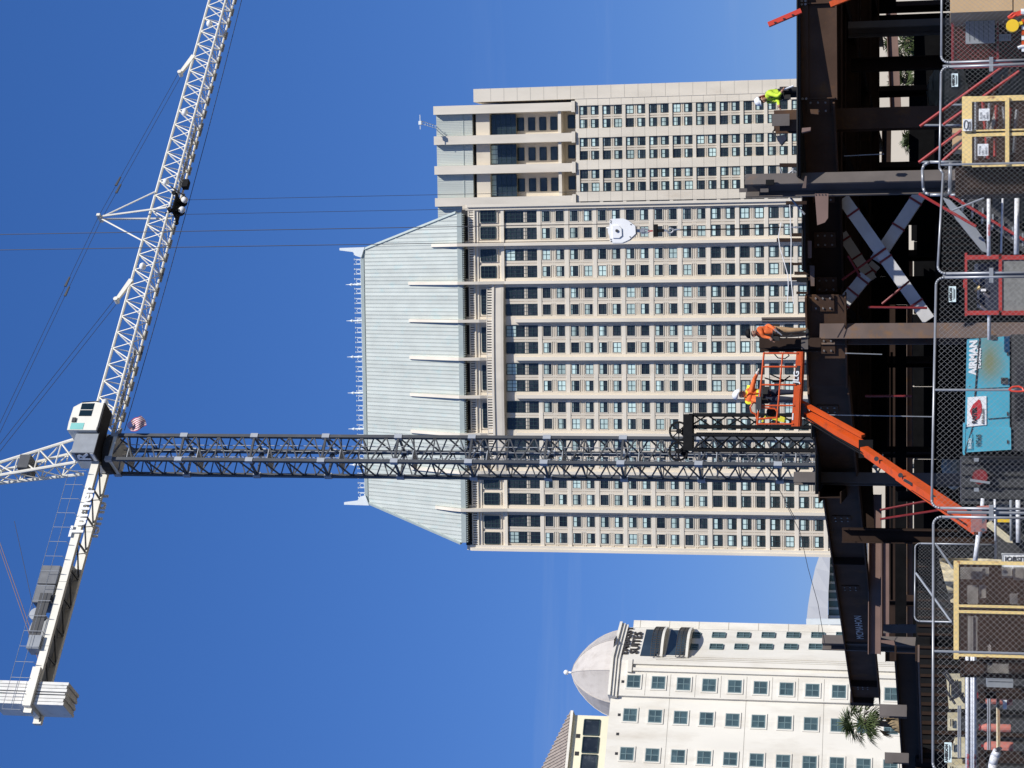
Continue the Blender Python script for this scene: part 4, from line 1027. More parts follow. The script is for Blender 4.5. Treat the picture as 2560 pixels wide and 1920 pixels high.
    # splice ears, base and connection plates
    for c, sx, sy, Y in ((cd, 1858, 476, 54.3), (cd, 1911, 476, 54.3)):
        p = AY(sx, sy, Y); MB().box(p, (.1, .04, .22)).obj('lifting_lug', 'steel_grey', c)
    p = AY(1925, 456, 54.2); MB().box(p, (.14, .1, .22)).obj('clip', 'black', cd)
    for sx, sy, Y in ((1952, 300, 57.5),): MB().box(AY(sx, sy, Y), (.34, .05, .5)).obj('splice_plate', 'steel_grey', cc)
    pl = [AY(*q, 54.0) for q in ((2037, 484), (2071, 484), (2070, 545), (2062, 556), (2043, 563))]
    gp = MB().prism(pl[::-1], (0,.04,0)).obj('gusset_plate', 'steel_pink', T)
    for k in range(4): q = AY(2040+8*k, 487, 54.0); MB().tube(q-V((0,.012,0)), q+V((0,.0,0)), .022, 6).obj('bolt_hole', 'ink', gp)
    def plate(pts, Y, mt, th=.04): return MB().prism([AY(*q, Y) for q in pts][::-1], (0,th,0)).obj('connection_plate', mt, T)
    plate([(2005, 470), (2013, 440), (2017, 440), (2015, 470)], 54.0, 'steel_rust'); plate([(2019, 602), (2029, 602), (2029, 645), (2020, 645)], 56.3, 'steel_pink')
    plate([(2024, 664), (2036, 664), (2036, 715), (2027, 715)], 56.3, 'steel_rust'); plate([(2003, 843), (2020, 843), (2020, 873), (2003, 873)], 56.3, 'steel_grey', .12)
    plate([(2025, 273), (2046, 273), (2046, 286), (2027, 284)], 52.6, 'steel_brown', .1); plate([(2005, 320), (2027, 318), (2026, 326), (2004, 331)], 52.6, 'steel_pink', .2)
    plate([(2208, 1563), (2330, 1563), (2330, 1583), (2208, 1583)], 76.5, 'steel_grey', .3); plate([(2189, 1600), (2235, 1602), (2238, 1614), (2190, 1604)], 76.0, 'steel_pink', .1)
    p5 = P5+V((0,0,-.4)); MB().box(p5+d5*.25, (.5, .5, 1.0), (d5, n5, V((0,0,1)))).obj('end_plate', 'steel_dark', g5)
    # bracing
    def brace(a, b, Y, w, Y2=None):
        p, q = AY(*a, Y), AY(*b, Y2 or Y); mb = MB().bar(p, q, w, w, V((0,1,0))); o = mb.obj('brace', 'brace_grey', T); return o, p, q
    for a, b, Y, w in (((2108, 497), (2322, 800), 58.2, .36), ((2302, 483), (2190, 652), 58.9, .36), ((2165, 690), (2100, 770), 58.9, .36), ((2105, 585), (2180, 700), 66, .34), ((2190, 660), (2100, 762), 67, .34)):
        o, p, q = brace(a, b, Y, w); t = (q-p).normalized()
        for f in (.12, .5, .86): c = p.lerp(q, f); MB().bar(c-t*.03, c+t*.03, w+.05, w+.05, V((0,1,0))).obj('band', 'red_dark', o)
    for a, b, Y in (((2105, 700), (2215, 620), 58), ((2205, 760), (2273, 703), 57.5), ((2170, 768), (2318, 770), 57.5), ((2163, 990), (2280, 990), 60), ((2200, 1275), (2330, 1250), 60), ((2200, 1298), (2350, 1275), 60), ((2120, 640), (2150, 690), 58)):
        MB().tube(AY(*a, Y), AY(*b, Y), .035, 6).obj('tie_rod', 'red_dark', T)
    for a, b, Y in (((2060, 1037), (2335, 1042), 55), ((2110, 390), (2210, 385), 57), ((2113, 883), (2205, 886), 56)): MB().tube(AY(*a, Y), AY(*b, Y), .014, 5).obj('cable', 'galv', T)
    # guard posts and lifeline on the top flange
    for s0, s1, sy, Y, w in ((1949, 2006, 413, 55.2, .10), (1965, 2013, 507, 55.8, .09), (1975, 2018, 587, 56.6, .09), (1942, 2019, 600, 56.6, .10), (1972, 2026, 660, 57, .07), (1986, 2022, 683, 57, .09), (1978, 2022, 697, 57, .09), (1991, 2016, 732, 57, .07), (2004, 2020, 673, 57, .07)):
        MB().bar(AY(s0, sy, Y), AY(s1+4, sy, Y), w, w).obj('guard_post', 'steel_dark', T)
    for pts in ([(1953, 556), (1946, 592), (1950, 620), (1962, 660), (1970, 690), (1971, 720), (1968, 760)], [(1974, 500), (1978, 600), (1977, 690), (1984, 760)]):
        MB().path([AY(*q, 56) for q in pts], .014, 5).obj('lifeline', 'white_paint', T)
    for a, b in (((1950, 418), (1958, 440)), ((1963, 440), (1981, 427)), ((1985, 427), (2004, 438)), ((1983, 420), (1983, 442)), ((1976, 494), (2012, 536))): MB().tube(AY(*a, 55), AY(*b, 55), .03, 6).obj('prop', 'galv', T)
    plate([(1990, 694), (2020, 694), (2018, 705), (1992, 704)], 56.5, 'black', .3)
    # splice plates with bolt rows along the edge girders
    for A_, B_, n_, ts in ((P1, P2, .16, (.05, .93)), (P2, P3, .26, (.06, .5, .95)), (Q3, Q4, .26, (.08, .55)), (Q4, P5, .04, (.05, .33, .55, .95))):
        dv = (B_-A_).normalized(); nv = V((dv.y, -dv.x, 0)); nv = nv if nv.dot(V((0,-1,0))) > 0 else -nv
        for t in ts:
            c = A_.lerp(B_, t)+nv*(n_ if n_ < .1 else .05)-V((0,0,.5)); pt_ = MB().box(c, (.5, .03, .62), (dv, nv, V((0,0,1)))).obj('splice_plate', 'steel_brown', T)
            for i in range(3):
                for j in (-1, 1): q = c+dv*j*.15+V((0,0,(i-1)*.2))+nv*.015; MB().tube(q, q+nv*.03, .03, 6).obj('bolt', 'bolt', pt_)
steel_frame()
# tag lines hanging to the columns at left
for lab, pts, Y in (('thin cable running down to the grey column stub at far left', [(1960, 1250), (2000, 1330), (2020, 1420), (2045, 1510), (2063, 1615)], 78), ('thin cable hanging to the left column from the sky', [(1935, 1200), (1990, 1300)], 62)):
    tag(MB().path([AY(*q, Y) for q in pts], .012, 5).obj('cable', 'rope'), lab, 'cable')
o = thing('tool_bag', 'dark canvas tool bag hanging from the column head at right', 'bag', AY(1965, 348, 57))
MB().prism([AY(*q, 57) for q in ((1941, 340), (1962, 336), (1966, 348), (1953, 363), (1943, 350))][::-1], (0,.25,0)).obj('bag', 'pants_navy', o)
MB().path([AY(1941, 342, 57.1), AY(1932, 330, 57.2), AY(1938, 322, 57.3)], .02, 5).obj('handle', 'harness', o)
tag(MB().taper(AY(1921, 62, 52.2), AY(2003, 27, 52.2), .12, .16, .12, .16, V((0,1,0))).obj('red_beam', 'red_bright'), 'red perforated beam sticking up over the girder at far right', 'beam')
bpy.data.objects['red_beam']['label'] = 'red slotted beam sticking up past the girder at far right'
for k in range(3):
    q = AY(1938+22*k, 56-9.5*k, 52.1); h_ = link('slot', MB().box(q, (.03, .02, .06)).mesh('slot', 'ink'), bpy.data.objects['red_beam'])
tag(MB().bar(AY(2075, 12, 51.5), AY(2135, -12, 51.5), .14, .14).obj('orange_strut', 'lift_orange'), 'short orange strut against the girder web at top right corner', 'strut')

# ================================================================ boom lift
def boom_lift():
    Y = 52.6
    T = thing('boom_lift', 'orange boom lift raised to the steel with a railed work basket', 'boom lift', AY(2520, 1330, 45))
    P = lambda sx, sy, y=Y: AY(sx, sy, y)
    # basket: near rail at Y, far rail 0.8 m behind
    def line(s0, s1, y, r, nm='rail', sy0=881, sy1=1062): MB().tube(P(s0, sy0, y), P(s1, sy1, y), r, 6).obj(nm, 'lift_orange', T)
    for y in (Y, Y+.85):
        line(1910, 1893, y, .028); line(1957, 1941, y, .024)
        for sy in (883, 917, 962, 1014, 1060):
            t = (sy-881)/181; MB().tube(P(1910-17*t, sy, y), P(1995-12*t, sy, y), .024, 6).obj('upright', 'lift_orange', T)
    MB().tube(P(1910, 883), P(1910, 883, Y+.85), .026, 6).obj('rail', 'lift_orange', T); MB().tube(P(1893, 1061), P(1893, 1061, Y+.85), .026, 6).obj('rail', 'lift_orange', T)
    pts = [P(1991, 879), P(2006, 879), P(1998, 1066), P(1978, 1066)]
    MB().prism(pts, (0,.03,0)).obj('toe_plate', 'lift_orange', T)
    MB().prism([p+V((0,.85,0)) for p in pts], (0,.03,0)).obj('toe_plate', 'lift_orange', T)
    MB().prism([P(2004, 879), P(2007, 879), P(1999, 1066), P(1996, 1066)], (0,.85,0)).obj('basket_floor', 'lift_orange', T)
    MB().prism([P(*q)-V((0,.012,0)) for q in ((1989, 914), (2000, 914), (1997, 962), (1986, 962))], (0,.01,0)).obj('maker_panel', 'ink', T)
    text('maker_lettering', 'JLG', .20, P(1995.5, 958)-V((0,.02,0)), (1,0,-.07), (.07,0,1), 'sign_white', T, .002, .005, 1.1)
    MB().prism([P(*q)-V((0,.012,0)) for q in ((1981, 1033), (1984, 1033), (1983, 1050), (1980, 1050))], (0,.01,0)).obj('label_plate', 'sign_white', T)
    MB().path([P(*q) for q in ((1880, 1010), (1876, 1018), (1878, 1030), (1890, 1036), (1892, 1048), (1942, 1044), (1944, 1030), (1938, 1022), (1893, 1018))], .024, 6).obj('gate_hoop', 'lift_orange', T)
    MB().box(P(1897, 1008), (.34, .2, .14)).obj('control_box', 'char_grey', T)
    MB().sphere(P(1928, 1030, Y+.3), .13, 10, 6).obj('hose_reel', 'rust_plate', T)
    for a, b in (((1915, 1040), (1905, 1055)), ((1918, 1042), (1962, 1050)), ((1930, 1046), (1965, 1055)), ((1950, 1042), (1968, 1048))): MB().bar(P(*a, Y+.2), P(*b, Y+.2), .05, .05).obj('strap', 'yellow_strap', T)
    for a, b in (((1912, 945), (1960, 950)), ((1925, 935), (1980, 952)), ((1930, 955), (1975, 940))): MB().path([P(*a, Y+.5), P((a[0]+b[0])/2+4, (a[1]+b[1])/2+6, Y+.4), P(*b, Y+.5)], .02, 5).obj('hose', 'black', T)
    MB().path([P(*q, Y+.2) for q in ((1936, 885), (1945, 895), (1962, 897), (1973, 889), (1968, 880))], .015, 5).obj('hose', 'black', T)
    # mounting, jib and telescoping boom
    MB().box(P(2004, 1025, Y+.45), (.35, .5, .3)).obj('basket_mount', 'char_grey', T)
    j0, j1 = P(2006, 1030, Y+.4), P(2168, 1118, 51.2)
    MB().taper(j0, j1, .15, .18, .17, .21).obj('jib_arm', 'lift_orange', T); MB().taper(j0+V((.25,0,.02)), j1+V((.28,0,.1)), .08, .12, .08, .12).obj('levelling_link', 'lift_orange', T)
    MB().box(P(2165, 1122, 51.2), (.45, .4, .35)).obj('knuckle', 'black', T)
    b1 = P(2450, 1322, 46); MB().taper(P(2160, 1125, 51), P(2330, 1243, 48), .18, .21, .20, .23).obj('boom', 'lift_orange', T); MB().taper(P(2162, 1126, 50.8), b1, .07, .07, .09, .09).obj('boom_cover', 'lift_orange', T)
    MB().taper(P(2250, 1187, 49.4), b1, .22, .26, .25, .30).obj('boom_base', 'lift_orange', T)
    for k in (0, 1):
        MB().path([P(2010, 1040+8*k, Y+.2), P(2090, 1092+6*k, 51.6), P(2180, 1146+5*k, 50.6), P(2260, 1208+4*k, 49), P(2420, 1312+3*k, 46.2)], .02, 6).obj('boom_hose', 'black', T)
    for t in (.12, .34, .62): q = P(2160, 1125, 50.7).lerp(b1, t)-V((0,.17,0)); MB().tube(q, q-V((0,.03,0)), .06, 10).obj('pivot_pin', 'char_grey', T)
    q = P(2270, 1204, 48.7)-V((0,.2,0)); d_ = (P(2160, 1125, 51)-b1).normalized(); MB().box(q, (.22, .01, .07), (V((d_.x, 0, d_.z)).normalized(), V((0,1,0)), V((-d_.z, 0, d_.x)).normalized())).obj('boom_decal', 'char_grey', T)
    bx = AY(2500, 1330, 45); MB().lohi((bx.x-2.2, 43.8, .45), (bx.x+1.0, 46.2, 1.05)).obj('chassis', 'char_grey', T)
    MB().lohi((bx.x-1.9, 44.0, 1.06), (bx.x+.1, 46.0, 1.55)).obj('turret', 'char_grey', T)
    for dx in (-1.6, .5):
        for y in (43.7, 46.3): MB().tube((bx.x+dx, y-.17, .46), (bx.x+dx, y+.17, .46), .46, 18).obj('wheel', 'black', T)
boom_lift()

# ================================================================ temporary chain-link fence
FEN = 29.8
def fy(x): return FEN+.44*x
def link_mesh(mb, f, w, h, d=.085, r=.0017):
    n = int(w/d)+1; k = int(h/d)
    for i in range(n*2):
        pts = []
        x0 = (i-.5)*d/2
        for j in range(2*k+1):
            x = x0+(d/2 if (j+i) % 2 else 0); pts.append((min(w, max(0, x)), j*d/2))
        for a, b in zip(pts, pts[1:]):
            if a[0] == b[0]: continue
            mb.tube(f(*a), f(*b), r, 3, cap=False)
def fence_panel(label, x0, x1, ztop, fx=None, tilt=0., kink=None, mid=None, sign=None, feet=True, h=1.86):
    f_ = fx or (lambda x: V((x, fy(x), 0)))
    T = thing('chain_link_fence', label, 'fence', f_((x0+x1)/2)+V((0,0,1.0)), 'temporary chain-link fence panels')
    def f(u, v):       # u along the panel from its left end, v up from the bottom rail
        t = u/L0; p = f_(x0+(x1-x0)*t); return V((p.x, p.y, ztop-h+v+tilt*(t-.5)))
    L0 = (f_(x1)-f_(x0)).length; c = .12
    def arc(cu, cv, a0): return [f(cu+c*math.cos(a0+math.pi/2*i/5), cv+c*math.sin(a0+math.pi/2*i/5)) for i in range(6)]
    top = arc(L0-c, h-c, 0)+([f(L0*kink+.03, h), f(L0*kink-.06, h-.055)] if kink else [])+arc(c, h-c, math.pi/2)
    pts = top+arc(c, c, math.pi)+arc(L0-c, c, 1.5*math.pi); pts.append(pts[0])
    fr_ = MB().path(pts, .019, 8).obj('pipe_frame', 'galv', T, True)
    if mid: MB().tube(f(L0*mid, 0), f(L0*mid, h), .017, 6).obj('middle_pipe', 'galv', T)
    mb = MB(); link_mesh(mb, lambda u, v: f(u+.02, v+.02), L0-.04, h-.03); stuff(mb.obj('wire_mesh', 'wire', T))
    if sign:
        u, v, w, hh, txt = sign; p = f(u, v)-V((0,.03,0)); r = (f(1, 0)-f(0, 0)).normalized(); z = V((0,0,1)); n = r.cross(z)
        s = MB().box(p, (w, .008, hh), (r, n, z)).obj('fence_sign', 'sign_pale', T)
        text('sign_lettering', txt, hh*.42, p-r*(w*.46)+z*(hh*.05)+n*.006, r, z, 'ink', s, .001, .002, w*.92/(hh*.42*len(txt)*.68))
        for k in (1, 2): MB().box(p-z*(hh*(.02+.17*k))+n*.007, (w*(.9-.2*k), .004, hh*.09), (r, n, z)).obj('sign_line', 'ink', s)
    return T, f
def XF(sy, sx=2345):   # where a line of sight meets the fence line
    P = V((0, FEN, 0)); n = V((.44, -1, 0)).normalized(); return AP(sx, sy, P, n).x
xa = [XF(157), XF(168), XF(684), XF(694), XF(1270), XF(1292)]
fence_panel('chain-link fence panel at far right, in front of the tan crate', xa[0], xa[0]+3.4, AY(2355, 60, fy(xa[0]+.5)).z, tilt=-.02)
fence_panel('chain-link fence panel with bent top rail, in front of the yellow mesh racks', xa[2], xa[1], AY(2349, 420, fy((xa[1]+xa[2])/2)).z, tilt=-.05, kink=.49, mid=.515, sign=None)
fence_panel('chain-link fence panel in front of the teal compressor', xa[4], xa[3], AY(2335, 980, fy((xa[3]+xa[4])/2)).z, tilt=-.06, mid=.5, sign=None)
fence_panel('leftmost chain-link fence panel, in front of the large yellow cage', xa[5]-3.66/math.sqrt(1+.44**2), xa[5], AY(2333, 1600, fy(xa[5]-1.7)).z, mid=.46)
def fence_sign(label, sx0, sx1, sy0, sy1, txt):
    P = V((0, FEN-.05, 0)); n = V((.44, -1, 0)).normalized(); r = V((1, .44, 0)).normalized(); z = V((0,0,1))
    c = AP((sx0+sx1)/2, (sy0+sy1)/2, P, n); w = (AP(sx0, sy0, P, n)-AP(sx0, sy1, P, n)).length; hh = AP(sx0, sy0, P, n).z-AP(sx1, sy0, P, n).z
    T = thing('fence_sign', label, 'sign', c, 'small fence-company signs')
    MB().box(c, (w, .008, hh), (r, n, z)).obj('board', 'sign_pale', T)
    s = hh*.55; text('lettering', txt, s, c-r*(w*.46)+z*(hh*.04)+n*.006, r, z, 'ink', T, .001, .004, w*.92/(s*len(txt)*.66))
    for k in (1, 2): MB().box(c-z*(hh*(.04+.14*k))+n*.006, (w*(.9-.15*k), .004, hh*.08), (r, n, z)).obj('text_line', 'ink', T)
fence_sign('small pale sign wired to the fence panel left of the yellow mesh racks', 2372, 2390, 716, 755, 'AMERICAN')
fence_sign('small pale sign wired to the leftmost fence panel', 2361, 2379, 1856, 1906, 'AMERICAN')
fence_sign('small pale sign wired to the fence beside the red stair rails', 2379, 2395, 184, 217, 'AMERICAN')
for lab, sy in (('galvanised fence post between the two right-hand fence panels', 163), ('galvanised fence post between the two middle fence panels', 689), ('galvanised fence post between the two left-hand fence panels', 1281)):
    x = XF(sy, 2400); T = thing('fence_post', lab, 'post', (x, fy(x)+.06, 1), 'fence stand posts')
    MB().tube((x, fy(x)+.06, 1.0), (x, fy(x)+.06, AY(2357 if sy < 1200 else 2368, sy, fy(x)).z), .024, 8).obj('pipe', 'galv', T)
    MB().lohi((x-.03, fy(x)-.5, .995), (x+.03, fy(x)+.5, 1.03)).obj('foot', 'galv', T)
    MB().box((x, fy(x)+.02, AY(2478, sy, fy(x)).z), (.22, .09, .06)).obj('clamp', 'galv', T)
# ================================================================ things stored on the site behind the fence
def PB(mb, s0, s1, y0, y1, Y, dep):
    a, b = AY(s0, y0, Y), AY(s1, y1, Y); return mb.lohi((a.x, Y, a.z), (b.x, Y+dep, b.z))
def grid(mb, s0, s1, y0, y1, Y, d, w, diag=True):
    a, b = AY(s0, y0, Y), AY(s1, y1, Y); x0, x1, z0, z1 = b.x, a.x, b.z, a.z; W, H = x1-x0, z1-z0
    def seg(p, q): mb.bar((p[0], Y, p[1]), (q[0], Y, q[1]), w, w)
    t = -H
    while t < W:
        for sgn in (1, -1):
            u0, v0, u1, v1 = t, 0, t+H, H
            if u0 < 0: v0 -= u0; u0 = 0
            if u1 > W: v1 -= u1-W; u1 = W
            if u1 > u0+.01: seg((x0+(u0 if sgn > 0 else W-u0), z0+v0), (x0+(u1 if sgn > 0 else W-u1), z0+v1))
        t += d
    return mb
# --- dark screen along the back of the site, the low pale podium beyond it
T = thing('screened_fence', 'black screened hoarding along the back of the steel frame', 'hoarding', (0, 112, 0))  # carried wide and high to add a dark backdrop to the shaded interior
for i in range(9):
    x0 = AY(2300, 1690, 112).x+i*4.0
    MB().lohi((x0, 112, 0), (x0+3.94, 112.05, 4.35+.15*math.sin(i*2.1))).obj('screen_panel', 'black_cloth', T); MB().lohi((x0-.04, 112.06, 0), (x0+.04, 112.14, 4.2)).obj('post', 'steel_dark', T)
F = Face((0, 176), (1, .03)); T = thing('podium_building', 'long low cream podium wall seen through the steel frame', 'building', (0, 180, 0))
MB().lohi((-22.5, 176, 0), (60, 190, 9.5)).obj('wall', 'stone', T)
MB().lohi((-22.6, 175.6, 9.5), (60, 190, 10.2)).obj('parapet', 'stone_light', T)
pw = window_mesh('window', 3.2, 2.4, .3, fr='emb_frame', gl='win_grey', nx=3)
for i in range(15):
    for z in (2.4,):
        o = bpy.data.objects.new('window', pw); COL.objects.link(o); o.parent = T; o.matrix_parent_inverse = Matrix.Translation((0,-180,0)); o.location = (-19+i*5.4, 175.95, z)
T = thing('dark_infill', 'made-up dark shade shaft wall deep inside the frame behind the X-bracing', 'infill', (8, 92, 0))  # black sheets added where the interior is only deep shade
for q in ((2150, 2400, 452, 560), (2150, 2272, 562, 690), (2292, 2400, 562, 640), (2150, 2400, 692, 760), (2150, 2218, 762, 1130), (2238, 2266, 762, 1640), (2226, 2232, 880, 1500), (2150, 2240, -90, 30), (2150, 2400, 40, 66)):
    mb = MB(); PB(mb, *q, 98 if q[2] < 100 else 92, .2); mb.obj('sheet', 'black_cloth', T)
# --- dark machinery and added black boxes that deepen the shade under the deck
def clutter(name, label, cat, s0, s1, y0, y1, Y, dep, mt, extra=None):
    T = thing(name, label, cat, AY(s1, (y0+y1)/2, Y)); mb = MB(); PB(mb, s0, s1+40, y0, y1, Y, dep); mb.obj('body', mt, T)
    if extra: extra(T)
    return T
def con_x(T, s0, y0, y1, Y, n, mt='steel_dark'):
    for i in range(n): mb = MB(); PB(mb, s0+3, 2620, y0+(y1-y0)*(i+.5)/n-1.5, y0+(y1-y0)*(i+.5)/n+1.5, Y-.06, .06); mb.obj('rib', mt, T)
clutter('shade_filler', 'made-up black container in the shade behind the red skid frame', 'filler', 2338, 2560, 560, 800, 64, 2.4, 'black_steel', lambda T: con_x(T, 2338, 560, 800, 64, 12))
clutter('shade_filler', 'made-up black container in the shade behind the teal compressor', 'filler', 2332, 2560, 845, 1150, 70, 2.4, 'black_steel', lambda T: con_x(T, 2332, 845, 1150, 70, 14))
clutter('shade_filler', 'made-up black container in the shade behind the large yellow cage', 'filler', 2290, 2560, 1345, 1600, 66, 2.4, 'black_steel', lambda T: con_x(T, 2290, 1345, 1600, 66, 12))
clutter('shade_filler', 'made-up black container at far left behind the long white pipes', 'filler', 2288, 2560, 1610, 1990, 66.5, 2.4, 'black_steel', lambda T: con_x(T, 2288, 1610, 1990, 66.5, 16))
clutter('shade_filler', 'made-up black container in the shade behind the right-hand yellow racks', 'filler', 2336, 2560, 268, 425, 62, 2.4, 'black_steel', lambda T: con_x(T, 2336, 268, 425, 62, 8))
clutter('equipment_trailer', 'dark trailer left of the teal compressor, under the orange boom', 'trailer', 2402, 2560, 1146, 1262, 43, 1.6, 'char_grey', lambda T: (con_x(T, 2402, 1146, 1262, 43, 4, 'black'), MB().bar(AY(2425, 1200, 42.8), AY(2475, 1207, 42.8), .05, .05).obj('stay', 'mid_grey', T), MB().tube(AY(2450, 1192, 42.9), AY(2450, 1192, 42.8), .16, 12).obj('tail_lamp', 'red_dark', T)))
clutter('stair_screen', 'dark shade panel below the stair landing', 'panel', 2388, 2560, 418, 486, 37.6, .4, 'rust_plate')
# --- tan crates at far right
T = thing('crate', 'tan plywood crate standing at the far right behind the fence', 'crate', AY(2540, 0, 37))
for s0, s1 in ((2376, 2531), (2534, 2620)): mb = MB(); PB(mb, s0, s1, -90, 26, 37, 1.4); mb.obj('side_panel', 'tan', T)
T = thing('crate', 'small tan plywood box between the red stair rails', 'crate', AY(2400, 320, 40))
mb = MB(); PB(mb, 2381, 2460, 321, 372, 41, .8); mb.obj('side_panel', 'tan', T)
# --- dark red mesh cage with grey plates
T = thing('tool_cage', 'dark red mesh cage with two grey plates, beside the tan crate', 'cage', AY(2560, 100, 38))
for s0, s1, y0, y1 in ((2378, 2384, 28, 165), (2384, 2600, 28, 33), (2384, 2600, 160, 165), (2492, 2497, 33, 160)): mb = MB(); PB(mb, s0, s1, y0, y1, 38, .06); mb.obj('frame_bar', 'red_dark', T)
mb = MB(); PB(mb, 2384, 2600, 33, 160, 39, .05); mb.obj('back_panel', 'rust_plate', T)
mb = grid(MB(), 2384, 2600, 33, 160, 38.05, .09, .008); stuff(mb.obj('mesh', 'red_dark', T))
for q in ((2414, 2487, 38, 107), (2498, 2528, 86, 101)):
    mb = MB(); PB(mb, *q, 37.93, .03); o = mb.obj('grey_plate', 'mid_grey', T)
    for k in range(5): mb = MB(); s = q[0]+(q[1]-q[0])*(k+.8)/6.2; PB(mb, s, s+.8, q[2]+3, q[3]-3-4*(k % 2), 37.92, .01); mb.obj('print_line', 'char_grey', o)
# --- barricade with amber lamp, just outside the fence
x0 = AY(2540, 90, 31).x
T = thing('barricade', 'orange and white barricade with round amber lamp at lower right corner', 'barricade', (x0, 31, 1))
for i in range(6): mb = MB(); PB(mb, 2554, 2640, 48+i*13, 60.8+i*13, 31, .03); mb.obj('board', 'lift_orange' if i % 2 == 0 else 'sign_white', T)
p = AY(2531, 65, 31); MB().tube(p-V((0,.05,0)), p+V((0,.05,0)), .095, 18).obj('amber_lamp', 'yellow_lamp', T); MB().bar(AY(2542, 62, 31), AY(2556, 57, 31), .07, .05).obj('lamp_bracket', 'yellow_lamp', T)
MB().path([AY(*q, 31) for q in ((2545, 120), (2551, 117), (2556, 116), (2560, 116))], .025, 6).obj('white_hook', 'sign_white', T)
T = thing('pipe_clamp', 'bright red clamp on the pipe at lower right corner', 'clamp', AY(2535, 38, 31))
MB().path([AY(*q, 31) for q in ((2520, 44), (2534, 33), (2541, 36), (2532, 43), (2520, 44))], .022, 6).obj('jaw', 'red_bright', T); MB().bar(AY(2541, 36, 31), AY(2553, 32, 31), .07, .07).obj('body', 'red_bright', T); MB().tube(AY(2552, 30, 31), AY(2570, 30, 31), .05, 8).obj('sleeve', 'sign_white', T)
# --- stair with red rails and a landing
T = thing('access_stair', 'steel access stair with red handrails on both sides of a landing', 'stair', AY(2560, 450, 40))
Y = 40.5
for a, b in (((2512, 163), (2300, 316)), ((2548, 178), (2358, 312)), ((2404, 326), (2297, 406)), ((2470, 300), (2357, 402)), ((2297, 484), (2440, 566)), ((2374, 488), (2560, 600))): MB().tube(AY(*a, Y), AY(*b, Y), .030, 8).obj('handrail', 'red_paint', T)
for a, b in (((2310, 313), (2420, 313)), ((2375, 262), (2480, 262)), ((2297, 405), (2420, 405))): MB().tube(AY(*a, Y+.3), AY(*b, Y+.3), .022, 6).obj('baluster', 'mid_grey', T)
for i in range(7):
    t = i/6; mb = MB(); s, y = 2380+120*t, 300-140*t; PB(mb, s+44, s+48, y-20, y+12, Y+.3, .9); mb.obj('tread', 'steel_dark', T)
for i in range(7):
    t = i/6; mb = MB(); s, y = 2385+150*t, 500+95*t; PB(mb, s+20, s+24, y-12, y+20, Y+.3, .9); mb.obj('tread', 'mid_grey', T)
MB().bar(AY(2415, 490, Y+.4), AY(2600, 640, Y+.4), .05, .3).obj('stringer', 'char_grey', T)
T = thing('guard_hoop', 'galvanised pipe hoop guarding the stair landing', 'guard rail', AY(2420, 445, 38.5))
pts = [(2402, 405), (2325, 405), (2311, 411), (2306, 424), (2308, 470), (2313, 482), (2325, 487), (2372, 487), (2374, 470), (2375, 405)]
MB().path([AY(*q, 38.6) for q in pts], .028, 8).path([AY(2378, 405, 38.6), AY(2376, 487, 38.6), AY(2402, 487, 38.6)], .024, 8).obj('hoop', 'galv', T, True)
T = thing('slide_chute', 'grey curved sheet leaning below the red handrail', 'sheet', AY(2470, 600, 41.5))
MB().prism([AY(*q, 41.5) for q in ((2355, 492), (2375, 500), (2410, 535), (2440, 570), (2462, 600), (2468, 632), (2455, 628), (2420, 585), (2390, 548))][::-1], (0,.05,0)).obj('sheet', 'mid_grey', T)
tag(MB().tube(AY(2381, 526, 36), AY(2460, 495, 36), .018, 6).obj('loose_rod', 'galv'), 'loose thin metal rod leaning behind the fence near the red skid frame', 'rod')
# --- yellow rack panels
def rack(label, cols, s0, s1, Y, header, dep=1.1, mt='rust_mesh', grp=None, sp=.055, back='rust_plate'):
    y0, y1 = cols[0][0], cols[-1][1]
    T = thing('mesh_rack', label, 'cage', AY(s1, (y0+y1)/2, Y), grp)
    for a, b in cols:
        for q in ((s0, s0+header, a, b), (s0+header, s1, a, a+header*.34 if header > 15 else a+11), (s0+header, s1, b-4 if header > 15 else b-12, b)):
            mb = MB(); PB(mb, *q, Y, .07); mb.obj('frame_bar', 'cage_yellow', T)
        mb = grid(MB(), s0+header, s1, a+4, b-4, Y+.04, sp, .007); stuff(mb.obj('mesh', mt, T))
        mb = MB(); PB(mb, s0+header, s1, a+2, b-2, Y+dep, .03); mb.obj('back_panel', back, T)
    mb = MB(); PB(mb, s0+3, s1, y1-1, y1+2, Y+.08, dep-.1); mb.obj('side_panel', back, T)
    return T
T = rack('pair of yellow framed mesh racks with white notices behind the bent fence rail', [(241, 329), (329, 414)], 2405, 2600, 36.5, 25)
for q in ((2513, 2523, 243, 412),): mb = MB(); PB(mb, *q, 36.46, .05); mb.obj('cross_bar', 'cage_yellow', T)
for (q, lines) in (((2447, 2474, 272, 301), ('2LCN', 'LPS', '00015')), ((2444, 2471, 360, 389), ('P2TCN', 'LPS', '00015'))):
    mb = MB(); PB(mb, *q, 36.42, .02); o = mb.obj('notice', 'sign_white', T)
    for k, l in enumerate(lines): p = AY(q[0]+8.5+8*k, q[3]-3, 36.415); text('notice_lettering', l, .055, p, (1,0,0), (0,0,1), 'ink', o, .001, 0, .9)
mb = MB(); PB(mb, 2407, 2430, 298, 327, 36.44, .03); o = mb.obj('sticker', 'sign_white', T); text('sticker_lettering', 'KELLER', .06, AY(2427, 325, 36.43), (1,0,0), (0,0,1), 'ink', o, .001, .001, .8)
c = AY(2415, 312, 36.43); MB().path([c+V((.08*math.cos(t*.524), 0, .035*math.sin(t*.524))) for t in range(13)], .006, 4).obj('sticker_oval', 'ink', o)
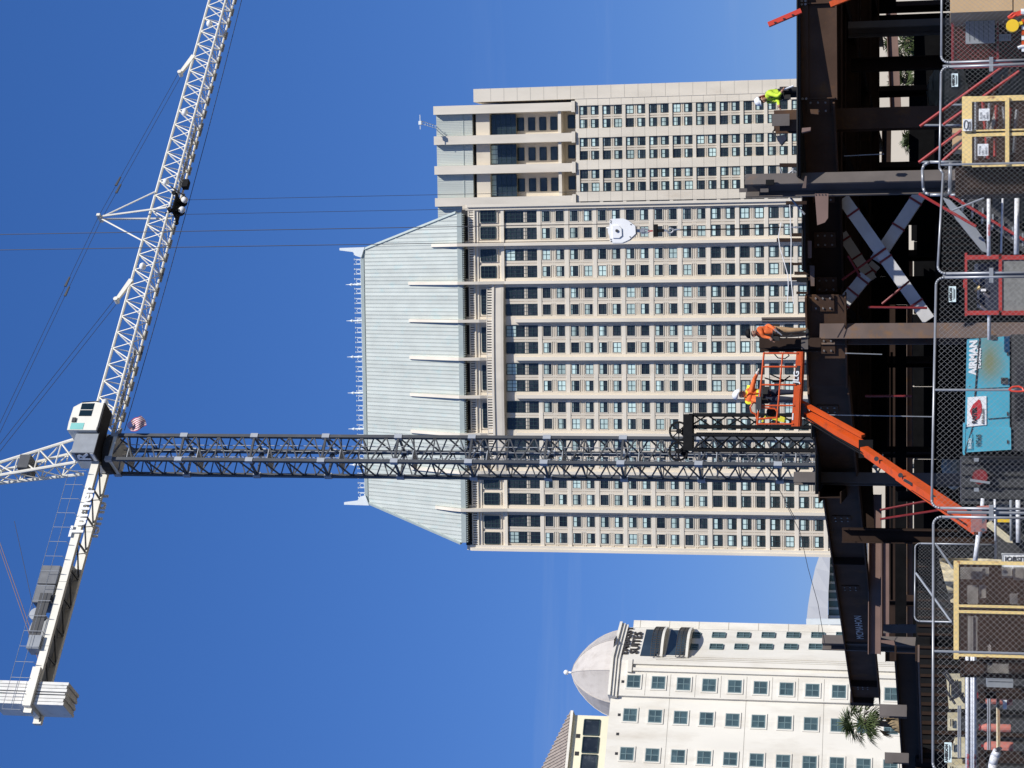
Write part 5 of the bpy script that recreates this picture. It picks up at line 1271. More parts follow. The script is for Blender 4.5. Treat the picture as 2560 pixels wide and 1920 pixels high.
# loads inside the racks
for i in range(7):
    s = 2440+i*17; mb = MB(); mb.tube(AY(s, 250+i*4, 37.0), AY(s+14*math.sin(i*2.), 400-i*3, 37.1), .035, 6)
    tag(mb.obj('bundle_rod', 'red_paint' if i % 2 else 'mid_grey'), ('topmost', 'second', 'third', 'fourth', 'fifth', 'sixth', 'lowest')[i]+(' red' if i % 2 else ' grey')+' rod from the top inside the pair of yellow racks', 'rod', 'rods inside the yellow racks')
T = thing('strapped_bundle', 'pale ribbed bundle strapped inside the yellow mesh racks', 'bundle', AY(2500, 330, 37.3))
for i in range(14): mb = MB(); PB(mb, 2468+i*1.5, 2478+i*1.5, 340-i*5.5, 345-i*5.5, 37.0, .2); mb.obj('rib', 'mesh_silver', T)
T = rack('dark rusty mesh bin below the stair landing', [(419, 482)], 2402, 2600, 36.8, 6, .9)
for o in T.children:
    if o.name.startswith('frame_bar'): o.data.materials[0] = MT['rust_plate']
# --- red skid frame with machine
Y = 41.0; T = thing('generator_skid', 'red steel skid frame holding a dark engine, right of the teal compressor', 'machine skid', AY(2600, 710, Y))
for q in ((2418, 2504, 638, 648), (2418, 2504, 777, 787), (2412, 2418, 632, 790), (2497, 2505, 638, 787), (2505, 2640, 638, 648), (2505, 2640, 777, 787), (2408, 2412, 700, 720)): mb = MB(); PB(mb, *q, Y, .1); mb.obj('frame_bar', 'red_paint', T)
for q in ((2409, 2600, 692, 697),): mb = MB(); PB(mb, *q, Y+1.2, .1); mb.obj('frame_bar', 'red_dark', T)
mb = MB(); PB(mb, 2505, 2640, 648, 777, Y+.03, .05); mb.obj('mesh_panel', 'grey_mesh', T)
mb = MB(); PB(mb, 2418, 2500, 640, 785, Y+1.1, .04); mb.obj('back_panel', 'black', T)
mb = MB(); mb.tube(AY(2468, 660, Y+.5), AY(2468, 690, Y+.5), .26, 14); mb.tube(AY(2470, 695, Y+.5), AY(2470, 770, Y+.5), .22, 14); PB(mb, 2470, 2500, 655, 780, Y+.25, .6); mb.obj('engine', 'pants_navy', T)
for i in range(7): mb = MB(); s, y = 2435+8*(i % 4), 700+11*i; mb.tube(AY(s, y, Y+.2), AY(s+14, y+10, Y+.25), .025, 6); mb.obj('engine_pipe', 'galv' if i % 3 == 0 else 'char_grey', T)
mb = MB(); PB(mb, 2452, 2465, 722, 728, Y+.18, .1); mb.obj('filter', 'sign_white', T); MB().tube(AY(2436, 725, Y+.2), AY(2450, 718, Y+.2), .04, 6).obj('valve', 'cage_yellow', T)
# --- teal compressor
def compressor():
    Y = 42.5; T = thing('air_compressor', 'teal portable air compressor with dark lower body behind the fence', 'compressor', AY(2600, 990, Y))
    P = lambda sx, sy: AY(sx, sy, Y)
    def face(pts, th, mt, nm, back=1.4): return MB().prism([P(*q)-V((0, th, 0)) for q in pts], (0, back+th, 0)).obj(nm, mt, T)
    face([(2419, 848), (2524, 840), (2524, 1072), (2414, 1078)], 0, 'teal', 'canopy')
    face([(2413, 1072), (2527, 1069), (2528, 1124), (2414, 1131)], .03, 'teal_door', 'end_canopy')
    face([(2409, 1060), (2414, 1060), (2412, 1138), (2408, 1137)], .04, 'teal_door', 'top_edge')
    face([(2529, 836), (2640, 834), (2640, 1125), (2530, 1128)], -.02, 'char_grey', 'lower_body')
    face([(2524, 845), (2529, 845), (2530, 1130), (2526, 1130)], -.10, 'black', 'shadow_gap')
    def flat(pts, mt, nm, o=.035, par=None): return MB().prism([P(*q)-V((0, o, 0)) for q in pts], (0, .01, 0)).obj(nm, mt, par or T)
    for s, y0, y1 in ((2477, 846, 848),): pass
    def strip(a, b, w, mt, nm, o=.01): MB().bar(P(*a)-V((0,o,0)), P(*b)-V((0,o,0)), .012, w).obj(nm, mt, T)
    strip((2449, 846), (2431, 1068), .03, 'ink', 'dark_stripe'); strip((2431, 1068), (2412, 1131), .02, 'ink', 'dark_stripe', .04)
    strip((2470, 1047), (2524, 1043), .025, 'ink', 'door_gap')
    u = (P(2419, 848)-P(2524, 840)).normalized(); r = (P(2425, 850)-P(2423, 935)).normalized(); r.y = 0
    text('maker_lettering', 'AIRMAN', .205, P(2440, 936)-V((0,.012,0)), r, u, 'sign_white', T, .002, .012, .93)
    text('model_lettering', 'PDS400S', .115, P(2451.5, 921)-V((0,.012,0)), r, u, 'sign_white', T, .002, .004, 1.0)
    st = flat([(2419, 993), (2466, 990), (2466, 1062), (2417, 1067)], 'sign_white', 'sticker', .02)
    flat([(2424, 1028), (2432, 1012), (2446, 998), (2450, 1000), (2454, 1012), (2454, 1030), (2448, 1046), (2436, 1052), (2432, 1046)], 'ink_red', 'sticker_emblem', .03, st)
    text('sticker_lettering', 'RAITER', .12, P(2440, 1058)-V((0,.04,0)), r, u, 'ink', st, .001, .006, .85); text('sticker_lettering', '858-565-0090', .062, P(2459, 1059)-V((0,.04,0)), r, u, 'ink', st, .001, .002, .9)
    text('fleet_lettering', '10568', .15, P(2452, 1117)-V((0,.05,0)), r, u, 'ink', T, .001, .002, .70)
    d = flat([(2416, 1085), (2431, 1085), (2432, 1124), (2418, 1124)], 'teal', 'decal', .045); text('decal_lettering', 'RO-RO', .085, P(2428, 1121)-V((0,.06,0)), r, u, 'sign_pale', d, .001, .004, .8)
    flat([(2502, 944), (2520, 944), (2520, 960), (2502, 960)], 'char_grey', 'latch'); flat([(2504, 946), (2518, 946), (2518, 951), (2504, 951)], 'ink', 'latch_handle', .045)
    flat([(2540, 912), (2560, 910), (2560, 960), (2541, 960)], 'ink', 'vent', .0)
    for k in range(7): strip((2536+3*k, 985), (2536+3*k, 1050), .008, 'ink', 'louvre', .005)
    for y in (880, 1030, 1100): flat([(2517, y), (2521, y), (2521, y+9), (2517, y+9)], 'char_grey', 'door_latch', .05 if y > 1070 else .02)
    strip((2420, 973), (2523, 968), .012, 'ink', 'door_gap', .006)
    for y in (860, 965, 1062): p = P(2422, y)-V((0,.0,0)); MB().tube(p, p-V((0,.02,0)), .012, 6).obj('rivet', 'galv', T)
    MB().prism([P(*q)-V((0,.02,0)) for q in ((2477, 838), (2492, 838), (2492, 850), (2477, 850))], (0,.2,0)).obj('bracket', 'char_grey', T)
    for y in (1145, 1220): mb = MB(); PB(mb, 2500 if False else 2435, 2449 if False else 2447, y, y+9, Y, .1); mb.obj('lamp_bracket', 'mid_grey', T)
compressor()
faded_patch('teal', AY(2475, 900, 42.5), (.66, .40), (.20, .23, .13))
T = thing('clevis_pin', 'bright red tie-down on the middle fence pipe below the compressor latch', 'tie-down', AY(2540, 975, 29))
x = XF(975, 2540); MB().path([V((AP(s, y, V((0, FEN-.08, 0)), V((.44,-1,0)).normalized()))) for s, y in ((2522, 974), (2532, 967), (2547, 966), (2556, 970), (2560, 978), (2546, 979), (2530, 978), (2522, 974))], .014, 6).obj('loop', 'red_bright', T)
# --- white plastic pipes lying on racks
PIPES = [(2472, 486, 2472, 640, 39.0, 10), (2507, 486, 2503, 632, 39.2, 5), (2543, 486, 2541, 636, 39.0, 13), (2472, 655, 2473, 850, 42.2, 9),
         (2457, 1246, 2450, 1340, 41, 10), (2446, 1338, 2438, 1402, 41.2, 12), (2487, 1248, 2489, 1352, 41, 6), (2527, 1250, 2528, 1352, 41.4, 7), (2545, 1250, 2546, 1356, 41, 12),
         (2419, 1475, 2419, 2000, 40, 11), (2437, 1475, 2437, 2000, 40.2, 10.5), (2430, 1480, 2430, 2000, 40.9, 8)]
for i, (s0, y0, s1, y1, Y, w) in enumerate(PIPES):
    p, q = AY(s0, y0, Y), AY(s1, y1, Y); r = w*.5/PXM(p); where = ('with red print between the mesh bin and the red skid', 'the thinnest one right of the red skid', 'the thick lowest one right of the red skid', 'poking out right of the teal compressor', 'sloping right of the mottled pink box', 'leaning left of the mottled pink box', 'the thin one under the mottled pink box', 'the grey one under the mottled pink box', 'the lowest one under the mottled pink box', 'the upper front one of the long stack at far left', 'the lower front one of the long stack at far left', 'the rear one of the long stack at far left')[i]
    tag(MB().tube(p, q, r, 14).tube(q, q+(p-q).normalized()*.0001, r, 14).obj('plastic_pipe', 'pvc' if i not in (7,) else 'mid_grey', None, True), ('grey' if i == 7 else 'white')+' plastic pipe, '+where, 'pipe', 'white plastic pipes')
    if i in (9, 10, 0):
        o = bpy.data.objects[[o.name for o in bpy.data.objects if o.name.startswith('plastic_pipe')][-1]]
        a = AY(s0+3, 1958 if i else 590, Y-r-.01); text('pipe_print', 'BUCK HIGH YIELD HIGH YIELD' if i else 'HIGH YIELD', .055, a, (1,0,0), (0,0,1), 'ink_red', o, .001, .002, .75)
for i, (sy, nm) in enumerate(((1560, 0), (1740, 1), (1900, 2))):
    T = thing('pipe_stand', ('timber bearer under the long white pipes behind the yellow cage', 'timber bearer under the long white pipes beside the beige boxes', 'timber bearer under the long white pipes at the far left edge')[i], 'stand', AY(2560, sy, 40.3)); p = AY(2447, sy, 40.3)
    MB().lohi((p.x-.08, 39.9, p.z-.12), (p.x+.08, 41.3, p.z)).obj('bearer', 'rust_plate', T); MB().lohi((p.x-.06, 40.4, 0), (p.x+.06, 40.6, p.z-.12)).obj('leg', 'rust_plate', T)
    MB().lohi((p.x-.06, 41.0, 0), (p.x+.06, 41.12, p.z-.12)).obj('leg', 'rust_plate', T)
# --- mottled pink and blue plate box, yellow chute
T = thing('painted_box', 'mottled pink and blue metal box below the orange boom', 'box', AY(2560, 1300, 39))
MB().prism([AY(*q, 39) for q in ((2430, 1272), (2466, 1270), (2467, 1328), (2428, 1331))], (0,.5,0)).obj('body', 'pink_rust', T); MB().bar(AY(2442, 1268, 38.9), AY(2478, 1266, 38.9), .04, .04).obj('handle', 'salmon', T)
T = thing('material_chute', 'dull yellow sloping chute under the white pipes', 'chute', AY(2560, 1340, 43))
MB().prism([AY(*q, 43) for q in ((2465, 1315), (2480, 1305), (2530, 1345), (2532, 1358), (2515, 1355))], (0,.6,0)).obj('tray', 'beige_paint', T); mb = MB(); PB(mb, 2494, 2528, 1297, 1306, 42.8, .1); mb.obj('edge_bar', 'yellow_lamp', T)
# --- large yellow cage at left
T = thing('mesh_cage', 'large yellow framed cage filled with rusty mesh and offcuts, behind the leftmost fence panel', 'cage', AY(2600, 1525, 37))
Y = 37.5
for q in ((2384, 2397, 1402, 1648), (2397, 2640, 1402, 1415), (2397, 2640, 1512, 1523), (2397, 2640, 1526, 1538), (2397, 2640, 1635, 1648)): mb = MB(); PB(mb, *q, Y, .08); mb.obj('frame_bar', 'cage_yellow', T)
mb = MB(); PB(mb, 2394, 2640, 1405, 1645, Y+1.5, .04); mb.obj('back_panel', 'rust_plate', T)
stuff(grid(MB(), 2397, 2640, 1415, 1512, Y+.04, .05, .006).obj('mesh', 'rust_mesh', T)); stuff(grid(MB(), 2397, 2640, 1538, 1635, Y+.04, .05, .006).obj('mesh', 'rust_mesh', T))
for i, (s0, s1, y0, y1) in enumerate(((2400, 2455, 1418, 1448), (2452, 2472, 1418, 1440), (2505, 2530, 1418, 1445), (2533, 2560, 1418, 1450), (2418, 2446, 1463, 1510), (2448, 2465, 1463, 1495), (2525, 2545, 1484, 1510), (2420, 2432, 1540, 1634), (2434, 2444, 1540, 1634), (2470, 2477, 1612, 1634))):
    p = AY((s0+s1)/2, (y0+y1)/2, Y+.5); mb = grid(MB(), s0, s1, y0, y1, Y+.35+.05*i, .046, .021)
    tag(stuff(mb.obj('mesh_offcut', 'mesh_silver')), ('large upper right', 'small upper right', 'middle right', 'lowest right', 'upper middle', 'small middle', 'lower middle', 'long upper left', 'long second left', 'short lower left')[i]+' pale mesh offcut inside the large yellow cage', 'mesh offcut', 'mesh offcuts in the yellow cage'); 
    bpy.data.objects[mb and [o.name for o in bpy.data.objects if o.name.startswith('mesh_offcut')][-1]].pop('kind', None)
for q in ((2512, 1435), (2483, 1515)): pass
tag(MB().tube(AY(2512, 1432, Y+.2), AY(2512, 1432, Y+.3), .055, 12).obj('pipe_end', 'mid_grey'), 'round grey pipe end showing inside the large yellow cage', 'pipe')
T = rack('low rusty mesh bin between the yellow cage and the beige boxes', [(1652, 1694)], 2400, 2640, 38, 6, 1.2)
for o in T.children:
    if o.name.startswith('frame_bar'): o.data.materials[0] = MT['rust_plate']
mb = grid(MB(), 2468, 2522, 1656, 1692, 38.5, .045, .012); tag(mb.obj('mesh_offcut', 'mesh_silver'), 'grey expanded-mesh sheet inside the low rusty bin', 'mesh offcut')
# --- site sign lying on its side
T = thing('site_sign', 'white site sign turned on its side behind the yellow cage', 'sign', AY(2540, 1393, 38.2))
mb = MB(); PB(mb, 2504, 2640, 1383, 1425, 38.2, .02); mb.obj('board', 'sign_white', T)
text('sign_lettering', 'JOBSITE', .125, AY(2512, 1403, 38.19), (0,0,-1), (1,0,0), 'ink', T, .001, .004, 1.05)
MB().path([AY(*q, 38.18) for q in ((2640, 1385), (2507, 1385), (2505, 1388), (2505, 1420))], .006, 4).obj('sign_border', 'ink', T)
# --- second fence panel standing inside the site
def inner(x): return V((x, 47+.55*(x+6), 0))
fence_panel('chain-link panel standing farther back in the dark behind the yellow cage', AY(2300, 1572, 45.8).x, AY(2300, 1362, 47.8).x, AY(2286, 1470, 46.8).z, fx=inner, h=2.3)
T = thing('plank', 'grey diagonal plank leaning behind the chain-link panels', 'plank', AY(2500, 1460, 44)); MB().bar(AY(2340, 1360, 44.2), AY(2382, 1420, 44.2), .04, .25, V((0,1,0))).obj('board', 'mid_grey', T)
MB().bar(AY(2295, 1438, 46.2), AY(2385, 1562, 44.5), .04, .2, V((0,1,0))).obj('board', 'mid_grey', T)
# --- tarpaulin-covered heap
T = thing('covered_heap', 'heap under a creased beige tarpaulin beside the large yellow cage', 'heap', AY(2560, 1465, 43.5))
mb = MB(); nx, nz = 22, 12; rnd = random.Random(5)
for j in range(nz+1):
    for i in range(nx+1):
        u, w_ = i/nx, j/nz; top = 2347+10*math.sin(u*2.2)+22*u*u; sx_ = top+w_*(2600-top); p = AY(sx_, 1403+112*u, 43.5)
        d = .9*w_-.25*math.sin(u*9+w_*4)-.12*math.sin(u*23+w_*3)+rnd.uniform(-.05, .05); mb.v.append((p.x, 44.2-d, p.z))
n = nx+1
for j in range(nz):
    for i in range(nx): mb.f.append((j*n+i, (j+1)*n+i, (j+1)*n+i+1, j*n+i+1)); mb.m.append(0)
mb.obj('tarpaulin', 'tarp', T, True)
mb = MB(); PB(mb, 2372, 2620, 1406, 1512, 44.4, .8); mb.obj('heap_core', 'char_grey', T)
# --- beige steel boxes at the left
for i, (s0, s1, y0, y1, lab) in enumerate(((2366, 2412, 1697, 1772, 'beige steel box with dark struts behind the long white pipes'), (2369, 2397, 1796, 1826, 'small square beige box between the two larger beige boxes'), (2372, 2414, 1856, 1893, 'beige tapered box behind the pale fence sign'), (2369, 2420, 1914, 1990, 'beige box at the far left edge'))):
    T = thing('steel_box', lab, 'box', AY(2560, (y0+y1)/2, 44)); mb = MB()
    pts = [(s0, y0), (s1, y0), (s1, y1), (s0+(6 if i == 0 else 0), y1)] if i != 2 else [(2388, 1860), (2413, 1858), (2413, 1894), (2377, 1893)]
    mb.prism([AY(*q, 44) for q in pts], (0,.8,0)).obj('body', 'beige_paint', T)
    MB().lohi((AY(s1, y1, 44).x, 44.05, 0), (AY(s1, y0, 44).x, 44.75, AY(s1, y0, 44).z)).obj('stand', 'char_grey', T)
    for k in range(5 if i == 0 else 2): a, b = AY(s0+8+k*5, y0+2, 43.95), AY(s0+8+k*5, y0+(40 if i == 0 else 20), 43.95); MB().bar(a, b, .02, .025).obj('slot', 'ink', T)
    if i == 0:
        for a, b in (((2358, 1680), (2412, 1757)), ((2364, 1676), (2414, 1752)), ((2365, 1726), (2388, 1760)), ((2374, 1750), (2410, 1733))): MB().bar(AY(*a, 43.6), AY(*b, 43.6), .04, .05).obj('strut', 'ink', T)
for lab, y in (('thin twin rods standing beside the beige boxes', 1765), ):
    T = thing('threaded_rods', lab, 'rods', AY(2560, y, 42))
    for s in (2396, 2401): MB().tube(AY(s, 1764, 42), AY(s, 1895, 42), .02, 6).obj('rod', 'galv', T)
    for s in (2470, 2475): MB().tube(AY(s, 1730, 42), AY(s, 1890, 42), .02, 6).obj('rod', 'galv', T)
T = thing('tool_box', 'blue-grey tool box beside the long white pipes', 'tool box', AY(2560, 1710, 42)); mb = MB(); PB(mb, 2467, 2533, 1699, 1721, 42, .7); mb.obj('body', 'mid_grey', T); mb = MB(); PB(mb, 2469, 2531, 1703, 1705, 41.98, .02); mb.obj('lid_seam', 'char_grey', T); mb = MB(); PB(mb, 2476, 2560, 1721, 1745, 42.3, .5); mb.obj('base', 'black', T)
for i, (s, y, w) in enumerate(((2472, 1740, 14), (2482, 1750, 12), (2478, 1820, 10), (2484, 1870, 16), (2490, 1890, 10))):
    T = thing('fuel_can', ('salmon can under the blue-grey tool box', 'dark pink can left of the tool box', 'pink checked can below the small beige box', 'salmon drum right of the white pipe elbow', 'small salmon can beside the drum')[i], 'can', AY(2560, y, 43)); p = AY(s+18, y, 43)
    MB().lathe((p.x, 43, p.z-.25), [(w*.008, 0), (w*.0085, .05), (w*.0085, .5), (w*.006, .58), (w*.003, .6)], 12).obj('can', 'salmon', T); MB().box((p.x, 43, p.z+.38), (.12, .03, .04)).obj('handle', 'red_dark', T)
T = thing('pipe_elbow', 'white pipe elbow with open end at far left', 'pipe', AY(2560, 1890, 39.5))
MB().path([AY(2495, 1876, 39.5), AY(2487, 1890, 39.5), AY(2482, 1910, 39.5), AY(2480, 1940, 39.5)], .085, 14).obj('elbow', 'pvc', T, True); p = AY(2496, 1874, 39.45); MB().tube(p, p+V((.01,-.004,.004)), .075, 14).obj('bore', 'ink', T)
T = thing('timber_rail', 'long timber rail lying behind the fence at far left', 'timber', AY(2560, 1850, 41)); MB().bar(AY(2496, 1748, 41), AY(2498, 1880, 41), .06, .05).obj('board', 'wood', T); MB().bar(AY(2494, 1748, 41.05), AY(2494, 1880, 41.05), .06, .05).obj('board', 'stucco_yellow', T)
T = thing('tag_card', 'small white tag on the dark mesh at lower left', 'tag', AY(2512, 1762, 41)); mb = MB(); PB(mb, 2507, 2517, 1750, 1773, 41, .01); mb.obj('card', 'sign_white', T)
# --- sunlit clutter glimpsed through the frame
for i, (sx, sy, Y, s) in enumerate(((2372, 205, 78, .8), (2385, 222, 80, .6), (2395, 232, 79, .5), (2362, 228, 82, .9), (2385, 1165, 90, .7), (2392, 1178, 88, .6), (2384, 1190, 89, .5))):
    p = AY(sx, sy, Y); tag(MB().sphere((p.x, Y, p.z), s, 8, 6, (1.2, 1, .8)).obj('boulder', 'rock'), ('small upper', 'middle', 'lowest', 'largest', 'rightmost', 'middle', 'leftmost')[i]+' pale boulder in the heap '+('beyond the frame at right' if i < 4 else 'behind the dark trailer'), 'boulder', 'boulders beyond the frame')
# ================================================================ people
def person(name_, label, joints, mats, hat, face_dir, extras=None, group=None):
    """joints: dict of named points (world); one continuous skinned body"""
    J = {k: V(v) for k, v in joints.items()}
    names = list(J); idx = {n: i for i, n in enumerate(names)}
    bones = [('pelvis','belly'),('belly','chest'),('chest','neck'),('neck','jaw'),('jaw','head'),('chest','shR'),('shR','elR'),('elR','wrR'),('wrR','haR'),('chest','shL'),('shL','elL'),('elL','wrL'),('wrL','haL'),
             ('pelvis','hipR'),('hipR','knR'),('knR','anR'),('anR','toR'),('pelvis','hipL'),('hipL','knL'),('knL','anL'),('anL','toL')]
    rad = dict(pelvis=.16, belly=.15, chest=.175, neck=.065, jaw=.085, head=.095, sh=.085, el=.055, wr=.04, ha=.045, hip=.105, kn=.075, an=.055, to=.05)
    me = bpy.data.meshes.new('sk'); me.from_pydata([J[n] for n in names], [(idx[a], idx[b]) for a, b in bones], [])
    o = bpy.data.objects.new('sk', me); COL.objects.link(o); md = o.modifiers.new('s', 'SKIN'); md.use_smooth_shade = True
    for n in names:
        r = rad.get(n, rad.get(n[:2], rad.get(n[:3], .06))); sv = me.skin_vertices[0].data[idx[n]]; sv.radius = (r*1.08, r*1.08); sv.use_root = n == 'pelvis'
    ss = o.modifiers.new('u', 'SUBSURF'); ss.levels = 2; ss.render_levels = 2
    dg = bpy.context.evaluated_depsgraph_get(); m2 = bpy.data.meshes.new_from_object(o.evaluated_get(dg)); bpy.data.objects.remove(o, do_unlink=True)
    m2.name = 'body'; m2.materials.clear(); keys = ['skin', mats['top'], mats['arm'], mats['leg'], mats['boot'], mats['hand']]
    for k in keys: m2.materials.append(MT[k])
    def part(a, b):
        if a in ('neck', 'jaw'): return 0
        if a == 'chest' and b == 'neck': return 1
        if b[:2] in ('sh',): return 1
        if b[:2] == 'el' or b[:2] == 'wr': return 2
        if b[:2] == 'ha': return 5
        if b[:2] == 'to': return 4
        if a == 'pelvis' and b == 'belly': return 3
        if a in ('belly',): return 1
        return 3
    for f in m2.polygons:
        c = f.center; best = None
        for a, b in bones:
            p, q = J[a], J[b]; d = q-p; t = max(0, min(1, (c-p).dot(d)/d.length_squared)); e = (c-(p+d*t)).length
            if best is None or e < best[0]: best = (e, part(a, b))
        f.material_index = best[1]; f.use_smooth = True
    T = thing(name_, label, 'person', (J['anR']+J['anL'])/2, group)
    link('body', m2, T)
    fd = V(face_dir).normalized(); h = J['head']; jw = J['jaw']; up = (h-jw).normalized(); sd_ = up.cross(fd).normalized()
    mb = MB(); mb.box(jw.lerp(h, .25)+fd*.095, (.03, .05, .045), (sd_, fd, up)); mb.obj('nose', 'skin', T)
    for k in (-1, 1): MB().sphere(jw.lerp(h, .5)+fd*.082+sd_*k*.035, .013, 6, 5).obj('eye', 'ink', T); MB().sphere(jw.lerp(h, .35)+sd_*k*.088, .024, 6, 5).obj('ear', 'skin', T)
    MB().box(jw.lerp(h, -.1)+fd*.085, (.05, .012, .012), (sd_, fd, up)).obj('mouth', 'maroon', T)
    hb = h+up*.012; mb = MB(); n = 14; prof = [(.132, 0), (.130, .05), (.112, .10), (.07, .135), (.02, .15)]
    vs = []
    for r, z in prof:
        for i in range(n): a = 2*math.pi*i/n; vs.append(hb+sd_*r*math.cos(a)+fd*r*1.12*math.sin(a)+up*z)
    mb.add(vs, [(j*n+i, j*n+(i+1) % n, (j+1)*n+(i+1) % n, (j+1)*n+i) for j in range(len(prof)-1) for i in range(n)]+[tuple(range((len(prof)-1)*n, len(prof)*n)), tuple(range(n-1, -1, -1))])
    mb.prism([hb+sd_*.10+fd*.11, hb+sd_*.06+fd*.19, hb-sd_*.06+fd*.19, hb-sd_*.10+fd*.11], up*.015); mb.obj('hard_hat', hat, T, True)
    # fingers: palm with four fingers and a thumb from its side
    for s in ('R', 'L'):
        w, e = J['ha'+s], (J['ha'+s]-J['wr'+s]).normalized(); sx_ = e.cross(V((0,0,1)))
        sx_ = (sx_ if sx_.length > .1 else V((1,0,0))).normalized(); cu = sx_.cross(e); mb = MB()
        for k in range(4): b0 = w+sx_*(k-1.5)*.02+e*.02; L_ = (.05, .058, .055, .042)[k]; mb.tube(b0, b0+e*L_*.6-cu*.008, .010, 5).tube(b0+e*L_*.6-cu*.008, b0+e*L_-cu*.03, .009, 5)
        mb.tube(w-e*.02+sx_*.035, w+sx_*.065+e*.02, .011, 5); mb.obj('fingers', mats['hand'], T)
    # vest stripes and harness straps
    c, b, p = J['chest'], J['belly'], J['pelvis']; tu = (c-p).normalized(); tf = V(face_dir); tf = (tf-tu*tf.dot(tu)).normalized(); ts = tu.cross(tf)
    mb = MB()
    for k in (-1, 1):
        mb.path([c+ts*k*.09+tu*.17+tf*.02, c+ts*k*.08+tf*.155+tu*.05, b+ts*k*.08+tf*.15], .016, 5); mb.path([c+ts*k*.09+tu*.17, c-tf*.15-ts*k*.02, b-ts*k*.08-tf*.145], .016, 5)
        q = J['hip'+('R' if k > 0 else 'L')]; mb.path([q+tf*.11-tu*.08, q+ts*k*.1-tu*.09, q-tf*.11-tu*.08], .016, 5)
    mb.obj('harness', mats.get('strap', 'harness'), T)
    pts = [p+tu*.08+(ts*math.cos(a*.5236)+tf*math.sin(a*.5236))*.165 for a in range(13)]; bl = MB().path(pts, .028, 6)
    for a in (1, 3.5, 6, 9): bl.box(p+tu*.0+(ts*math.cos(a*.5236)+tf*math.sin(a*.5236))*.20, (.12, .12, .18))
    bl.obj('tool_belt', 'harness', T)
    if extras: extras(T, J, tf, ts, tu)
    return T
def stand(feet, H, f, lean=0., stance=.22):
    """upright skeleton: feet centre, height, facing direction in plan"""
    f = V(f).normalized(); s = V((f.y, -f.x, 0)); k = H/1.78; z = V((0,0,1)); B = V(feet)
    def q(h, fw=0, sd=0): return B+z*h*k+f*(fw*k+lean*max(0, h-.95))+s*sd*k
    return dict(pelvis=q(.97), belly=q(1.15), chest=q(1.36), neck=q(1.53, .01), jaw=q(1.59, .03), head=q(1.70, .02), shR=q(1.43, 0, .19), elR=q(1.16, -.03, .25), wrR=q(.93, .08, .26), haR=q(.86, .11, .26),
        shL=q(1.43, 0, -.19), elL=q(1.16, -.03, -.25), wrL=q(.93, .08, -.26), haL=q(.86, .11, -.26), hipR=q(.92, 0, .09), knR=q(.5, .03, .10), anR=q(.09, 0, stance*.5), toR=q(.05, .17, stance*.5+.02), hipL=q(.92, 0, -.09), knL=q(.5, .03, -.10), anL=q(.09, 0, -stance*.5), toL=q(.05, .17, -stance*.5-.02))
# worker in orange on the top flange, turned to the left, hands at the column
Yw = 56.2; ft = AY(2026, 829, Yw); H = (AY(1870, 830, Yw).z-ft.z)
J = stand(ft, H, (-.75, -.5, 0), .05)
J['wrL'], J['haL'], J['elL'] = AY(1925, 845, Yw-.2), AY(1931, 852, Yw-.2), AY(1908, 842, Yw-.15)
J['elR'], J['wrR'], J['haR'] = AY(1920, 812, Yw-.15), AY(1938, 824, Yw-.3), AY(1943, 830, Yw-.32)
def ex1(T, J, tf, ts, tu):
    for a, b in ((J['pelvis']+ts*.2, J['knR']+ts*.12), (J['pelvis']-ts*.15+tf*.1, J['knL']+tf*.12)): MB().path([a, a.lerp(b, .5)+tf*.1, b], .014, 5).obj('lanyard', 'harness', T)
    MB().tube(AY(1935, 822, Yw-.45), AY(1955, 838, Yw-.45), .02, 6).obj('wrench', 'galv', T)
person('person', 'person in orange hi-vis shirt, tan trousers and black hard hat standing on the steel', J, dict(top='vest_orange', arm='vest_orange', leg='pants_tan', boot='harness', hand='skin'), 'black', (-.8, -.6, -.1), ex1)
# worker in the basket: yellow vest over orange sleeves
Yb = 53.0; ft = AY(2003, 990, Yb); H = 1.72
J = stand(ft, H, (.35, -.9, 0), .12); dz = AY(1841, 976, Yb).z-(J['head'].z+.16)
J['elR'], J['wrR'], J['haR'] = AY(1886, 948, Yb-.1), AY(1893, 934, Yb-.25), AY(1894, 928, Yb-.3)
J['elL'], J['wrL'], J['haL'] = AY(1880, 1000, Yb-.1), AY(1893, 1003, Yb-.35), AY(1896, 1001, Yb-.42)
def ex2(T, J, tf, ts, tu):
    mb = MB(); c = J['belly']
    mb.path([c+(ts*math.cos(a*.5236)+tf*math.sin(a*.5236))*.152 for a in range(13)], .024, 5); mb.obj('reflective_band', 'mid_grey', T)
person('person', 'person in yellow vest, orange sleeves and white hard hat inside the lift basket', J, dict(top='vest_yellow', arm='vest_orange', leg='pants_navy', boot='harness', hand='glove', strap='lift_orange'), 'white_paint', (.7, -.6, -.25), ex2)
